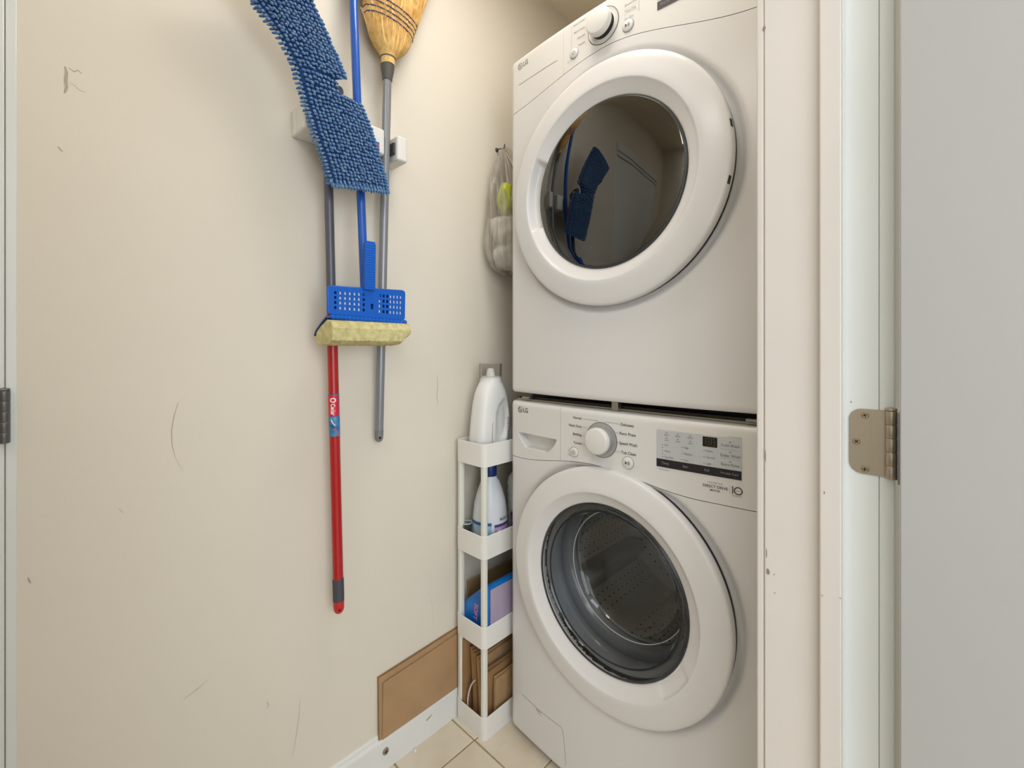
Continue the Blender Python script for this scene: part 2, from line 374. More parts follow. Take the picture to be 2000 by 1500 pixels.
# chipped paint flecks on the jamb
def chip(cx_, cz_, w_, h_, yy, m, par):
    n = 8; pts = [(cx_ + w_ * math.cos(t) * random.uniform(0.6, 1.1), cz_ + h_ * math.sin(t) * random.uniform(0.6, 1.1)) for t in arc(n + 1, 0, 2 * math.pi)[:-1]]
    MB().prism(pts, lambda a, b, d: (a, d, b), yy - 0.0003, yy).build('paint_chip', m, par)
for (px, py, w_, h_, yy, par) in ((1662, 785, .0013, .0012, .7322, jm), (1610, 962, .0008, .0028, .7215, st), (1500, 1116, .0028, .0055, .733, jm), (1512, 1122, .0012, .0009, .733, jm), (1513, 1158, .0012, .0009, .733, jm),
                                (1606, 1163, .0018, .0016, .7215, st), (1641, 1168, .0014, .0012, .7215, st), (1493, 55, .0022, .0035, .733, jm), (1495, 890, .0008, .012, .733, jm), (1497, 1080, .0009, .010, .733, jm)):
    v = P(px, py, y=yy); chip(v.x, v.z, w_, h_, yy, M_chip if par is jm or py == 962 else mat('chip2', 'b5ab9a', 0.8), par)

# ------------------------------------------------------------------ washing machine and dryer
XL, XR, YF = 0.163, 0.849, 0.940
XC = 0.506
def bow(x): return YF - 0.018 * (1 - min(1, abs((x - XC) / 0.321)) ** 2)
def plan():
    pts = []
    for a in arc(7, 180, 270): pts.append((0.185 + 0.022 * math.cos(R(a)), 0.962 + 0.022 * math.sin(R(a))))
    xs = lsp(0.187, 0.825, 132)
    for x in xs: pts.append((x, bow(x)))
    for a in arc(7, 270, 360): pts.append((0.827 + 0.022 * math.cos(R(a)), 0.962 + 0.022 * math.sin(R(a))))
    return [(XL, 1.00)] + pts + [(XR, 1.00)]
PLAN = plan()
def front(name, m, parent, zlo, zhi, nz, pts, disp=None, hole=None, round_top=0, round_bot=0, sides=True):
    vs = []; rows = []
    for j in range(nz):
        rows.append(('m', j / (nz - 1)))
    rr = round_top
    full = ([('b', k) for k in arc(5, 1, 0)[:-1]] if round_bot else []) + rows + ([('t', k) for k in arc(5, 0, 1)[1:]] if rr else [])
    for kind, t in full:
        for (x, y) in pts:
            z0, z1 = zlo(x), zhi(x)
            if kind == 'm':
                z = z0 + (z1 - z0) * t; yy = y
            elif kind == 't':
                a = t * math.pi / 2; z = z1 + rr * math.sin(a); yy = y + rr * (1 - math.cos(a)) + (0.03 if t == 1 else 0)
            else:
                a = t * math.pi / 2; z = z0 - round_bot * math.sin(a); yy = y + round_bot * (1 - math.cos(a)) + (0.02 if t == 1 else 0)
            if disp: yy += disp(x, z)
            vs.append((x, yy, z))
    n = len(pts); fs = []
    for j in range(len(full) - 1):
        for i in range(n - 1):
            q = (j * n + i, j * n + i + 1, (j + 1) * n + i + 1, (j + 1) * n + i)
            if hole:
                cx_ = sum(vs[k][0] for k in q) / 4; cz_ = sum(vs[k][2] for k in q) / 4
                if (cx_ - hole[0]) ** 2 + (cz_ - hole[1]) ** 2 < hole[2] ** 2: continue
            fs.append(q)
    return MB().add(vs, fs).build(name, m, parent, smooth=50, recalc=False)

def machine(kind):
    W = kind == 'washer'
    zb, zt = (0.018, 0.968) if W else (0.992, 1.955)
    xc, zc, RD = (0.505, 0.550, 0.2855) if W else (0.5025, 1.5085, 0.2875)
    zoff = 0 if W else zt - 0.9685
    root = thing('washing_machine' if W else 'clothes_dryer',
        'white front-loading washing machine with glass porthole, at the bottom of the stack' if W else 'white tumble dryer with dark round glass door stacked on top of the washer',
        'washing machine' if W else 'dryer', (XC, 1.0, zb))
    # seam arc over the door
    zs = 0.8065 if W else 1.797
    zpk = 0.8355 if W else 1.8405
    def seam(x):
        t = abs(x - (0.46 if W else 0.50)) / 0.26
        return zs + (zpk - zs) * (1 - sm(t))
    if not W:
        def seam(x):
            u = (x - 0.50)
            t = abs(u) / 0.34
            return 1.8405 - (0.040 if u < 0 else 0.068) * sm(t) - (0.0 if u < 0 else 0.0)
    # cabinet shell (sides, top, back)
    cb = MB()
    cb.box(XL + 0.0005, XR - 0.0005, 1.00, 1.72, zb + 0.006, zt - 0.002)
    if W:  # open front for the drum: replace box by shell panels
        cb = MB()
        cb.box(XL + 0.0005, XL + 0.012, 0.985, 1.70, zb + 0.006, zt - 0.002).box(XR - 0.012, XR - 0.0005, 0.985, 1.70, zb + 0.006, zt - 0.002)
        cb.box(XL + 0.012, XR - 0.012, 1.68, 1.70, zb + 0.006, zt - 0.002).box(XL + 0.012, XR - 0.012, 0.985, 1.68, zt - 0.012, zt - 0.002).box(XL + 0.012, XR - 0.012, 0.985, 1.68, zb + 0.006, zb + 0.016)
    else:
        cb = MB()
        cb.box(XL + 0.0005, XL + 0.012, 0.985, 1.70, zb + 0.004, zt - 0.002).box(XR - 0.012, XR - 0.0005, 0.985, 1.70, zb + 0.004, zt - 0.002)
        cb.box(XL + 0.012, XR - 0.012, 1.68, 1.70, zb + 0.004, zt - 0.002).box(XL + 0.012, XR - 0.012, 0.985, 1.68, zt - 0.012, zt - 0.002).box(XL + 0.012, XR - 0.012, 0.985, 1.68, zb + 0.004, zb + 0.014)
    cb.build('cabinet', M_white, root)
    def dish(x, z):
        r = math.hypot(x - xc, z - zc)
        return 0.010 * sm((RD + 0.020 - r) / 0.018) * sm((seam(x) - 0.0006 - z) / 0.012) if r < RD + 0.03 else 0.0
    def dd(x, z):
        v = dish(x, z)
        if W:  # filter cover outline
            def near(d): return 0.0022 * math.exp(-(d / 0.0009) ** 2)
        return v
    fp = front('front_panel', M_white, root, lambda x: zb + 0.012, lambda x: seam(x) - 0.0006, 150, PLAN, disp=dd, hole=(xc, zc, 0.205), round_bot=0.012)
    # control panel and drawer front
    xs = 0.362 if W else 0.372
    def sub(x0, x1):
        q = [p_ for p_ in PLAN if x0 < p_[0] < x1]
        if x0 > XL: q = [(x0, bow(x0) + 0.012), (x0, bow(x0))] + q
        if x1 < XR: q = q + [(x1, bow(x1)), (x1, bow(x1) + 0.012)]
        return q
    rt = 0.012
    cp_ = front('control_panel', M_whiteP, root, lambda x: seam(x) + 0.0006, lambda x: zt - rt, 30, sub(xs + 0.0003, 9), disp=dish, round_top=rt)
    if W:
        def pocket(x, z):
            # half-lens recess for the fingers
            u = (x - 0.2735) / 0.074
            zt_ = 0.8795; zb_ = 0.8795 - 0.040 * max(0.0, 1 - max(0, abs(u + 0.0) - 0.55) / 0.45) ** 0.6
            if abs(u) >= 1: return dish(x, z)
            return dish(x, z) + 0.026 * sm((zt_ - z) / 0.0035) * sm((z - zb_) / 0.0030) * sm((1 - abs(u)) / 0.04) * sm(1.3 - 0.0 * u)
        q = [(XL, 1.0)] + [(0.185 + 0.022 * math.cos(R(a)), 0.962 + 0.022 * math.sin(R(a))) for a in arc(7, 180, 270)] + [(x, bow(x)) for x in lsp(0.187, xs - 0.0008, 120)] + [(xs - 0.0008, bow(xs) + 0.012)]
        dr = front('detergent_drawer', M_whiteP, root, lambda x: seam(x) + 0.0006, lambda x: zt - rt, 130, q, disp=pocket, round_top=rt)
    else:
        dr = front('fascia_panel', M_whiteP, root, lambda x: seam(x) + 0.0006, lambda x: zt - rt, 20, sub(0, xs - 0.0002), disp=dish, round_top=rt)
        a, b = P(1013, 170, y=0.938), P(1091, 118, y=0.932)
        MB().grid(lambda u, v: (u, bow(u) - 0.0006 if u > 0.187 else bow(u) + 0.0, v), lsp(a.x, b.x, 14), [1.8750, 1.8762]).build('groove_line', M_lprint, dr, recalc=False)
    on = lambda d=0.0007: (lambda x, z: (x, bow(x) - d, z))
    f0 = on()
    # logo: round emblem and two letters
    lg = MB()
    lz = zt - 0.0235 if W else 1.9265
    lx = 0.2085
    ring = lambda cx_, cz_, r0, r1, a0, a1, n=28: lg.add([f0(cx_ + r_ * math.cos(R(a)), cz_ + r_ * math.sin(R(a))) for a in arc(n, a0, a1) for r_ in (r0, r1)], [(2 * i, 2 * i + 1, 2 * i + 3, 2 * i + 2) for i in range(n - 1)])
    ring(lx, lz, 0.0078, 0.0090, 60, 420); ring(lx, lz, 0.0055, 0.0066, 90, 360)
    for (a, b, c, d_) in ((-0.0012, 0.0002, -0.0035, 0.0048), (-0.0012, 0.0030, -0.0035, -0.0024), (0.0018, 0.0062, -0.0006, 0.0004)):
        lg.add([f0(lx + a, lz + c), f0(lx + b, lz + c), f0(lx + b, lz + d_), f0(lx + a, lz + d_)], [(0, 1, 2, 3)])
    ring(lx - 0.0032, lz + 0.0026, 0.0001, 0.0010, 0, 360, 10)
    text(lg, 'LG', 0.0185, lambda u, v: f0(lx + 0.0120 + u, lz - 0.0064 + v), bold=0.0003, sx=0.92)
    tag(lg.build('emblem', M_print if W else mat('dryer_emblem', '8a8784', 0.4), dr, recalc=False), kind='stuff')
    # knob
    kx, kz = (0.4885, zt - 0.0685) if W else (0.493, 1.8925)
    yk = bow(kx)
    MB().lathe([(0.0425, -0.0002), (0.0425, -0.0012), (0.0412, -0.0012), (0.0412, -0.0002)], (kx, yk, kz), axis='y', n=64).build('knob_ring', mat('knob_ring_grey', '6b6b6b', 0.25, metal=0.5), cp_, smooth=40)
    MB().lathe([(0.0412, -0.0006), (0.034, 0.0012 if not W else -0.0002), (0.030, -0.0010)], (kx, yk - 0.0006, kz), axis='y', n=64).build('knob_surround', mat('surround_silver', 'b9b9b9', 0.2, metal=0.55) if W else M_whiteP, cp_, smooth=60)
    kb = MB().lathe([(0.0305, -0.001), (0.0305, -0.015)], (kx, yk, kz), axis='y', n=64).build('knob_collar', M_grey if W else M_black, cp_, smooth=40)
    MB().lathe([(0.0310, -0.013), (0.0318, -0.017), (0.0316, -0.025), (0.0300, -0.0275), (0.0270, -0.0285), (0.0001, -0.0288)], (kx, yk, kz), axis='y', n=64).build('knob', M_whiteP, cp_, smooth=50)
    # push buttons
    pr = MB()
    for nm, bx_, bz_, rr_ in (('power_button', 0.4075, zt - 0.1108 if W else 1.8665, 0.0120), ('start_button', 0.559, zt - 0.1112 if W else 1.8605, 0.0135)):
        yb_ = bow(bx_)
        MB().lathe([(rr_ + 0.0012, -0.0003), (rr_ + 0.0010, -0.0010), (rr_ + 0.0004, -0.0008), (rr_ + 0.0003, -0.0002)], (bx_, yb_, bz_), axis='y', n=40).build('button_ring', M_grey, cp_, smooth=40)
        bt = MB().lathe([(rr_, 0.0), (rr_, -0.0022), (rr_ - 0.0012, -0.0034), (0.0001, -0.0036)], (bx_, yb_, bz_), axis='y', n=40).build(nm, M_whiteP, cp_, smooth=50)
        ic = MB(); fi = on(0.0041)
        if nm == 'power_button':
            ic.add([fi(bx_ + r_ * math.cos(R(a)), bz_ + r_ * math.sin(R(a))) for a in arc(18, 125, 415) for r_ in (0.0039, 0.0048)], [(2 * i, 2 * i + 1, 2 * i + 3, 2 * i + 2) for i in range(17)])
            ic.add([fi(bx_ - .0005, bz_), fi(bx_ + .0005, bz_), fi(bx_ + .0005, bz_ + .006), fi(bx_ - .0005, bz_ + .006)], [(0, 1, 2, 3)])
        else:
            ic.add([fi(bx_ - .0058, bz_ - .0042), fi(bx_ - .0002, bz_), fi(bx_ - .0058, bz_ + .0042)], [(0, 1, 2)])
            for o_ in (0.0014, 0.0040): ic.add([fi(bx_ + o_, bz_ - .004), fi(bx_ + o_ + .0014, bz_ - .004), fi(bx_ + o_ + .0014, bz_ + .004), fi(bx_ + o_, bz_ + .004)], [(0, 1, 2, 3)])
        tag(ic.build('button_icon', M_print, cp_, recalc=False), kind='stuff')
    # lettering
    L = MB(); G = MB()
    def ln(mb, x0, z0, x1, z1, w_=0.00035):
        d = math.hypot(x1 - x0, z1 - z0); nx, nz_ = -(z1 - z0) / d * w_, (x1 - x0) / d * w_
        mb.add([f0(x0 + nx, z0 + nz_), f0(x0 - nx, z0 - nz_), f0(x1 - nx, z1 - nz_), f0(x1 + nx, z1 + nz_)], [(0, 1, 2, 3)])
    def tx(mb, s, x, z, size=0.0085, al='LEFT', bold=0): text(mb, s, size, lambda u, v: f0(x + u, z - size * 0.32 + v), al, bold, 0.95)
    if W:
        for s, z, zk, xk in (('Normal', 0.9445, 0.9440, 0.478), ('Heavy Duty', 0.9240, 0.9230, 0.4465), ('Bedding', 0.9030, 0.9020, 0.4405), ('Towels', 0.8815, 0.8800, 0.4475)):
            tx(L, s, 0.4300, z, 0.0088, 'RIGHT', 0.0001); ln(G, 0.432, z, xk, zk)
        ln(G, 0.478, 0.944, 0.480, 0.9425)
        for s, x, z, zk, xk in (('Delicates', 0.5400, 0.9430, 0.9440, 0.503), ('Perm Press', 0.5370, 0.9220, 0.9230, 0.5260), ('Speed Wash', 0.5365, 0.8995, 0.9000, 0.5330), ('Tub Clean', 0.5415, 0.8785, 0.8780, 0.5290)):
            tx(L, s, x, z, 0.0095, 'LEFT', 0.0001); ln(G, x - 0.0015, z, xk - 0.004, zk)
        tx(L, 'I N V E R T E R', 0.7480, 0.8475, 0.0046, 'CENTER'); tx(L, 'DIRECT DRIVE', 0.7480, 0.8400, 0.0078, 'CENTER', 0.0001); tx(L, 'MOTOR', 0.7480, 0.8325, 0.0055, 'CENTER', 0.0001)
        ln(G, 0.7755, 0.832, 0.7755, 0.849, 0.0002)
        L.add([f0(x, z) for x, z in ((0.7795, 0.833), (0.7815, 0.833), (0.7815, 0.848), (0.7795, 0.848))], [(0, 1, 2, 3)])
        L.add([f0(0.7905 + r_ * math.cos(R(a)), 0.8400 + r_ * math.sin(R(a))) for a in arc(30, 0, 360) for r_ in (0.0058, 0.0080)], [(2 * i, 2 * i + 1, 2 * i + 3, 2 * i + 2) for i in range(29)])
        tx(G, 'YEAR', 0.7905, 0.8400, 0.0036, 'CENTER'); tx(G, 'WARRANTY', 0.7885, 0.8295, 0.0036, 'CENTER')
        tx(G, 'Wi-Fi Connect', 0.632, 0.8565, 0.0040); tx(G, 'Custom Program', 0.797, 0.9445, 0.0036, 'RIGHT')
        tx(G, 'Control', 0.3925, 0.8500, 0.0042, 'CENTER'); tx(G, 'Lock', 0.3925, 0.8460, 0.0042, 'CENTER')
        G.add([f0(0.3925 + r_ * math.cos(R(a)), 0.8590 + r_ * math.sin(R(a))) for a in arc(16, 0, 360) for r_ in (0.0030, 0.0036)], [(2 * i, 2 * i + 1, 2 * i + 3, 2 * i + 2) for i in range(15)])
        # display
        x0, x1, z0, z1 = 0.6275, 0.7965, 0.8620, 0.9420
        cs = lambda a0, a1, b0, b1, d: MB().grid(lambda u, v: (u, bow(u) - d, v), lsp(a0, a1, 16), [b0, b1])
        ds = cs(x0, x1, z0, z1, 0.0009).build('display', M_disp, cp_, recalc=False)
        cs(x0, x1, z0, z0 + 0.0175, 0.0013).build('display_band', M_blk, ds, recalc=False)
        cs(0.7245, 0.7525, 0.9195, 0.9395, 0.0014).build('led_window', M_led, ds, recalc=False)
        f0b = on(0.0017); T = MB(); T2 = MB(); T3 = MB()
        for gx in (0.7295, 0.7405):
            for (a, b, c, d_) in ((0, .008, 0, .0012), (0, .008, .0065, .0077), (0, .008, .013, .0142), (0, .0012, 0, .0142), (.0068, .008, 0, .0142)):
                T3.add([f0b(gx + a, .9225 + c), f0b(gx + b, .9225 + c), f0b(gx + b, .9225 + d_), f0b(gx + a, .9225 + d_)], [(0, 1, 2, 3)])
        tag(T3.build('led_digits', M_ledd, ds, recalc=False), kind='stuff')
        def t2(mb, s, x, z, size, al='CENTER'): text(mb, s, size, lambda u, v: f0b(x + u, z - size * 0.32 + v), al, 0, 0.95)
        for i, s in enumerate(('Temp.', 'Spin', 'Soil', 'Wrinkle Care')): t2(T2, s, 0.6475 + i * 0.0425, z0 + 0.0095, 0.0072 if i < 3 else 0.0062)
        for s, z in (('Cold Wash', 0.9270), ('Delay Wash', 0.9070), ('Extra Rinse', 0.8890)): t2(T, s, 0.7765, z, 0.0078)
        def rc(mb, x, z, w_, h_): mb.add([f0b(x - w_, z - h_), f0b(x + w_, z - h_), f0b(x + w_, z + h_), f0b(x - w_, z + h_)], [(0, 1, 2, 3)])
        for z in (0.934, 0.914, 0.8955): rc(T, 0.7765, z, 0.0022, 0.0007)
        for z in (0.9190, 0.9010): rc(T, 0.7765, z, 0.018, 0.00012)
        for x in (0.650, 0.674, 0.700):
            for z, s in ((0.937, 'Steam'), (0.926, 'Load')): rc(T, x, z, 0.0019, 0.0006); t2(T, s, x, z - 0.0042, 0.0046)
        for i, s in enumerate(('Hot', '', 'Warm', '', 'Tap Cold')):
            rc(T, 0.641, 0.9110 - i * 0.0065, 0.0011, 0.0006); t2(T, s or ' ', 0.6455, 0.9110 - i * 0.0065, 0.0052, 'LEFT')
        for x, ss in ((0.683, ('High', 'Medium', 'Low')), (0.7275, ('Heavy', 'Normal', 'Light'))):
            for i, s in enumerate(ss): rc(T, x, 0.9110 - i * 0.0130, 0.0011, 0.0006); t2(T, s, x + 0.004, 0.9110 - i * 0.0130, 0.0055, 'LEFT')
        tag(T.build('lettering', mat('display_print', '6d6f70', 0.5), ds, recalc=False), kind='stuff'); tag(T2.build('lettering', mat('display_white', '8d9096', 0.5), ds, recalc=False), kind='stuff')
    else:
        for s, z in (('Steam Fresh', 1.9370), ('Perm Press', 1.9175), ('Normal', 1.8990), ('Towels', 1.8805)): tx(L, s, 0.4405, z, 0.0078, 'RIGHT')
        ln(G, 0.3985, 1.872, 0.3985, 1.940, 0.0003)
        for z in (1.9095, 1.8890): ln(G, 0.436, z, 0.4480, z, 0.0002)
        for s, z in (('Delicates', 1.9260), ('Speed Dry', 1.9100), ('Time Dry', 1.8950), ('Air Dry', 1.8780)): tx(L, s, 0.5500, z, 0.0078)
        ln(G, 0.5860, 1.880, 0.5860, 1.915, 0.0004)
        ln(G, 0.548, 1.889, 0.583, 1.889, 0.0002); ln(G, 0.548, 1.901, 0.583, 1.901, 0.0002)
        tx(G, 'Control', 0.3900, 1.8550, 0.0042, 'CENTER'); tx(G, 'Lock', 0.3900, 1.8505, 0.0042, 'CENTER')
        x0, x1, z0, z1 = 0.6290, 0.7980, 1.8590, 1.9390
        cs = lambda a0, a1, b0, b1, d: MB().grid(lambda u, v: (u, bow(u) - d, v), lsp(a0, a1, 16), [b0, b1])
        ds = cs(x0, x1, z0, z1, 0.0009).build('display', M_disp, cp_, recalc=False)
        cs(x0, x1, z0, z0 + 0.0175, 0.0013).build('display_band', M_dispd, ds, recalc=False)
        f0b = on(0.0017); T2 = MB()
        for i, s in enumerate(('Dry Level', 'Temp.')): text(T2, s, 0.0072, lambda u, v: f0b(0.6500 + i * 0.0425 + u, z0 + 0.0070 + v), 'CENTER', 0, 0.95)
        tag(T2.build('lettering', mat('display_white', '8d9096', 0.5), ds, recalc=False), kind='stuff')
        T = MB()
        for z in (1.8795, 1.8865, 1.8935, 1.9005): T.add([f0b(0.637, z), f0b(0.6395, z), f0b(0.6395, z + 0.0012), f0b(0.637, z + 0.0012)], [(0, 1, 2, 3)])
        tag(T.build('lettering', mat('display_print', '6d6f70', 0.5), ds, recalc=False), kind='stuff')
    tag(L.build('lettering', M_print if W else mat('dryer_print', '9a9794', 0.5), cp_, recalc=False), kind='stuff'); tag(G.build('leader_lines', M_lprint if W else mat('dryer_print2', 'a8a5a2', 0.5), cp_, recalc=False), kind='stuff')
    # ---- door: polar grid with profile and grip pocket
    prof = [(RD - 0.016, 0.934), (RD - 0.006, 0.930), (RD - 0.001, 0.926), (RD, 0.920), (RD, 0.9075), (RD - 0.0012, 0.9045), (RD - 0.004, 0.9025), (RD - 0.009, 0.9010), (RD - 0.022, 0.8985), (RD - 0.036, 0.8965),
            (0.240, 0.8945), (0.2310, 0.8938), (0.2285, 0.8941), (0.2265, 0.8956)]
    for k in range(1, 9):
        t = k / 8; prof.append((0.2265 - 0.0265 * t, 0.8956 + 0.0175 * t ** 0.85))
    prof += [(0.1985, 0.915), (0.1975, 0.922)]
    pa, pw, pd = (180 - 2, 22, 0.022) if not W else (-38, 13, 0.003)
    if not W: pa, pw = 175, 25
    N = 288; vs = []; fs = []
    # refine in radius for the pocket
    P2 = []
    for a, b in zip(prof, prof[1:]):
        P2.append(a)
        if 0.198 < a[0] < 0.2330 and b[0] < a[0]: P2.append(((a[0] + b[0]) / 2, (a[1] + b[1]) / 2))
    P2.append(prof[-1])
    for r_, y_ in P2:
        for k in range(N):
            th = 360 * k / N; d = (th - pa + 180) % 360 - 180
            dy = pd * sm((pw - abs(d)) / 3.2) * sm((0.2290 - r_) / 0.004) * sm((r_ - 0.2005) / 0.002)
            vs.append((xc + r_ * math.cos(R(th)), y_ + dy, zc + r_ * math.sin(R(th))))
    for i in range(len(P2) - 1):
        for k in range(N): fs.append((i * N + k, i * N + (k + 1) % N, (i + 1) * N + (k + 1) % N, (i + 1) * N + k))
    door = MB().add(vs, fs).build('door', M_white, root, smooth=60)
    # black band that paints the shade in the gap behind the door edge
    MB().lathe([(RD - 0.003, 0.922), (RD - 0.002, 0.936)], (xc, 0, zc), axis='y', n=96).build('door_gap_shade', M_black, door, smooth=60)
    if not W:
        for (px, py) in ((1423, 242), (1423, 351)):
            v = P(px, py, y=0.908); dx, dz = v.x - xc, v.z - zc; l = math.hypot(dx, dz); a = math.atan2(dz, dx)
            c_, s_ = math.cos(a), math.sin(a); q = MB()
            q.prism([(RD - 0.003, -0.0075), (RD + 0.0010, -0.0075), (RD + 0.0010, 0.0075), (RD - 0.003, 0.0075)], lambda u, w_, d: (xc + u * c_ - w_ * s_, d, zc + u * s_ + w_ * c_), 0.9045, 0.9130)
            q.build('edge_slot', M_black, door)
    # glass
    if W:
        gp = [(0.1988, 0.9135), (0.197, 0.9115), (0.190, 0.9125), (0.182, 0.917), (0.176, 0.926), (0.1715, 0.945), (0.1675, 0.975), (0.162, 1.000), (0.150, 1.020), (0.130, 1.034), (0.10, 1.041), (0.06, 1.043), (0.0005, 1.044)]
        MB().lathe(gp, (xc, 0, zc), axis='y', n=128).build('door_glass', M_glassW, door, smooth=180, recalc=False)
        MB().lathe([(0.1985, 0.9128), (0.1945, 0.9100), (0.1915, 0.9120)], (xc, 0, zc), axis='y', n=128).build('glass_rim', mat('rim_dark', '2b2d33', 0.15), door, smooth=60)
        MB().lathe([(0.1775, 0.9240), (0.1755, 0.9225), (0.1745, 0.9260)], (xc, 0, zc), axis='y', n=128).build('inner_rim', mat('inner_rim_grey', '3c3e40', 0.2, metal=0.3), door, smooth=60)
        MB().tube([(xc + 0.1585 * math.cos(t), 1.004, zc + 0.1585 * math.sin(t)) for t in arc(97, 0, 2 * math.pi)], 0.0011, n=8, cap=False).build('bowl_edge_glint', mat('bowl_edge_glint', 'c9c9c6', 0.2), door, smooth=60)  # light-grey ring painting the bright glint along the glass bowl
        MB().lathe([(0.200, 0.940), (0.1995, 0.965), (0.193, 0.975), (0.188, 0.985), (0.193, 0.995), (0.196, 1.010), (0.188, 1.025), (0.178, 1.032), (0.178, 1.045), (0.182, 1.055)], (xc, 0, zc), axis='y', n=96).build('gasket', M_gask, root, smooth=60)
        MB().lathe([(0.178, 1.050), (0.180, 1.062), (0.20, 1.066), (0.235, 1.068), (0.252, 1.080), (0.255, 1.10), (0.255, 1.42), (0.245, 1.44), (0.20, 1.447), (0.12, 1.45), (0.0005, 1.452)], (xc, 0, zc), axis='y', n=96).build('drum', M_steel, root, smooth=50)
        hl = MB()
        for a in range(0, 360, 5):
            for k in range(12):
                if (a % 120) < 15 or k % 1: continue
                yy = 1.12 + k * 0.026 + (0.013 if a % 10 else 0); c_, s_ = math.cos(R(a)), math.sin(R(a)); rr_ = 0.2535
                hl.add([(xc + rr_ * c_ - e * s_ * 0.0028, yy + g * 0.0028, zc + rr_ * s_ + e * c_ * 0.0028) for e, g in ((1, 0), (.7, .7), (0, 1), (-.7, .7), (-1, 0), (-.7, -.7), (0, -1), (.7, -.7))], [tuple(range(8))])
        for rr_ in (0.09, 0.12, 0.15, 0.18, 0.21):
            n = int(rr_ * 240)
            for k in range(n):
                a = 2 * math.pi * k / n; cx2, cz2 = xc + rr_ * math.cos(a), zc + rr_ * math.sin(a)
                hl.add([(cx2 + 0.0028 * math.cos(t), 1.4425 if rr_ > 0.19 else 1.4445, cz2 + 0.0028 * math.sin(t)) for t in arc(9, 0, 2 * math.pi)[:-1]], [tuple(range(8))])
        tag(hl.build('drum_holes', M_black, root, recalc=False), kind='stuff')
        for a in (-28, 92, 212):
            q = MB(); c_, s_ = math.cos(R(a)), math.sin(R(a)); vs = []
            ys = lsp(1.09, 1.43, 12)
            for j, yy in enumerate(ys):
                hgt = 0.060 * math.sin(math.pi * min(1, (j + 0.8) / 5)) if j < 2 else 0.060
                for w_, h_ in ((-0.040, 0), (-0.026, 0.45), (-0.010, 0.92), (0, 1), (0.010, 0.92), (0.026, 0.45), (0.040, 0)):
                    rr_ = 0.254 - hgt * h_
                    vs.append((xc + rr_ * c_ - w_ * s_, yy, zc + rr_ * s_ + w_ * c_))
            fs = [(j * 7 + i, j * 7 + i + 1, (j + 1) * 7 + i + 1, (j + 1) * 7 + i) for j in range(11) for i in range(6)] + [tuple(range(7))]
            q.add(vs, fs).build('drum_paddle', mat('paddle_grey', 'b4b4b2', 0.3, metal=0.4), root, smooth=50)
    else:
        gp = [(0.1930, 0.9088), (0.188, 0.9078), (0.17, 0.9062), (0.13, 0.9040), (0.08, 0.9027), (0.0005, 0.9022)]
        MB().lathe(gp, (xc, 0, zc), axis='y', n=128).build('door_glass', M_glassD, door, smooth=180, recalc=False)
        MB().lathe([(0.1990, 0.9150), (0.1982, 0.9118), (0.1930, 0.9092), (0.1900, 0.9100)], (xc, 0, zc), axis='y', n=128).build('glass_rim', mat('rim_grey', '3a3b38', 0.3), door, smooth=60)
        MB().lathe([(0.198, 0.925), (0.190, 0.935), (0.185, 0.965), (0.178, 0.975), (0.176, 1.01), (0.20, 1.03), (0.26, 1.04), (0.275, 1.06), (0.275, 1.58), (0.001, 1.60)], (xc, 0, zc), axis='y', n=96).build('drum', mat('dryer_drum', '8a8478', 0.4, metal=0.6), root, smooth=50)
    # filter cover outline of the washer, dryer has none
    if W:
        q = MB(); pts = [P(1021, 1355, y=0.939), P(1060, 1388, y=0.936), P(1092, 1412, y=0.933), P(1099, 1417, y=0.932), P(1102, 1424, y=0.931), P(1105, 1450, y=0.931), P(1108, 1490, y=0.931)]
        yv = lambda v: Vector((v.x, bow(v.x) - 0.0006, v.z))
        pts = [yv(v) for v in pts]
        for a, b in zip(pts, pts[1:]):
            for s_ in range(3):
                u, v = a.lerp(b, s_ / 3), a.lerp(b, (s_ + 1) / 3); d = (v - u).normalized(); n_ = Vector((-d.z, 0, d.x)) * 0.00045
                q.add([yv(u + n_), yv(u - n_), yv(v - n_), yv(v + n_)], [(0, 1, 2, 3)])
        q.build('filter_cover_seam', M_lprint, root, recalc=False)
        v = yv(P(1056, 1386, y=0.937)); w0 = 0.011
        q = MB(); A = [(-w0, 0), (w0, -0.001), (w0 * 0.8, -0.009), (w0 * 0.2, -0.007)]
        for (a, b), (c, d_) in zip(A, A[1:] + A[:1]):
            l = math.hypot(c - a, d_ - b); nx, nz_ = -(d_ - b) / l * .0005, (c - a) / l * .0005
            q.add([(v.x + a + nx, v.y, v.z + b + nz_), (v.x + a - nx, v.y, v.z + b - nz_), (v.x + c - nx, v.y, v.z + d_ - nz_), (v.x + c + nx, v.y, v.z + d_ + nz_)], [(0, 1, 2, 3)])
        q.build('cover_notch', M_print, root, recalc=False)
        for fx in (XL + 0.06, XR - 0.06):
            for fy_ in (1.02, 1.64):
                MB().lathe([(0.0001, 0), (0.022, 0), (0.022, 0.010), (0.012, 0.012), (0.012, 0.0252)], (fx, fy_, 0.0), n=20, cap1=True).build('foot', M_black, root, smooth=40)
    return root
machine('washer'); machine('dryer')
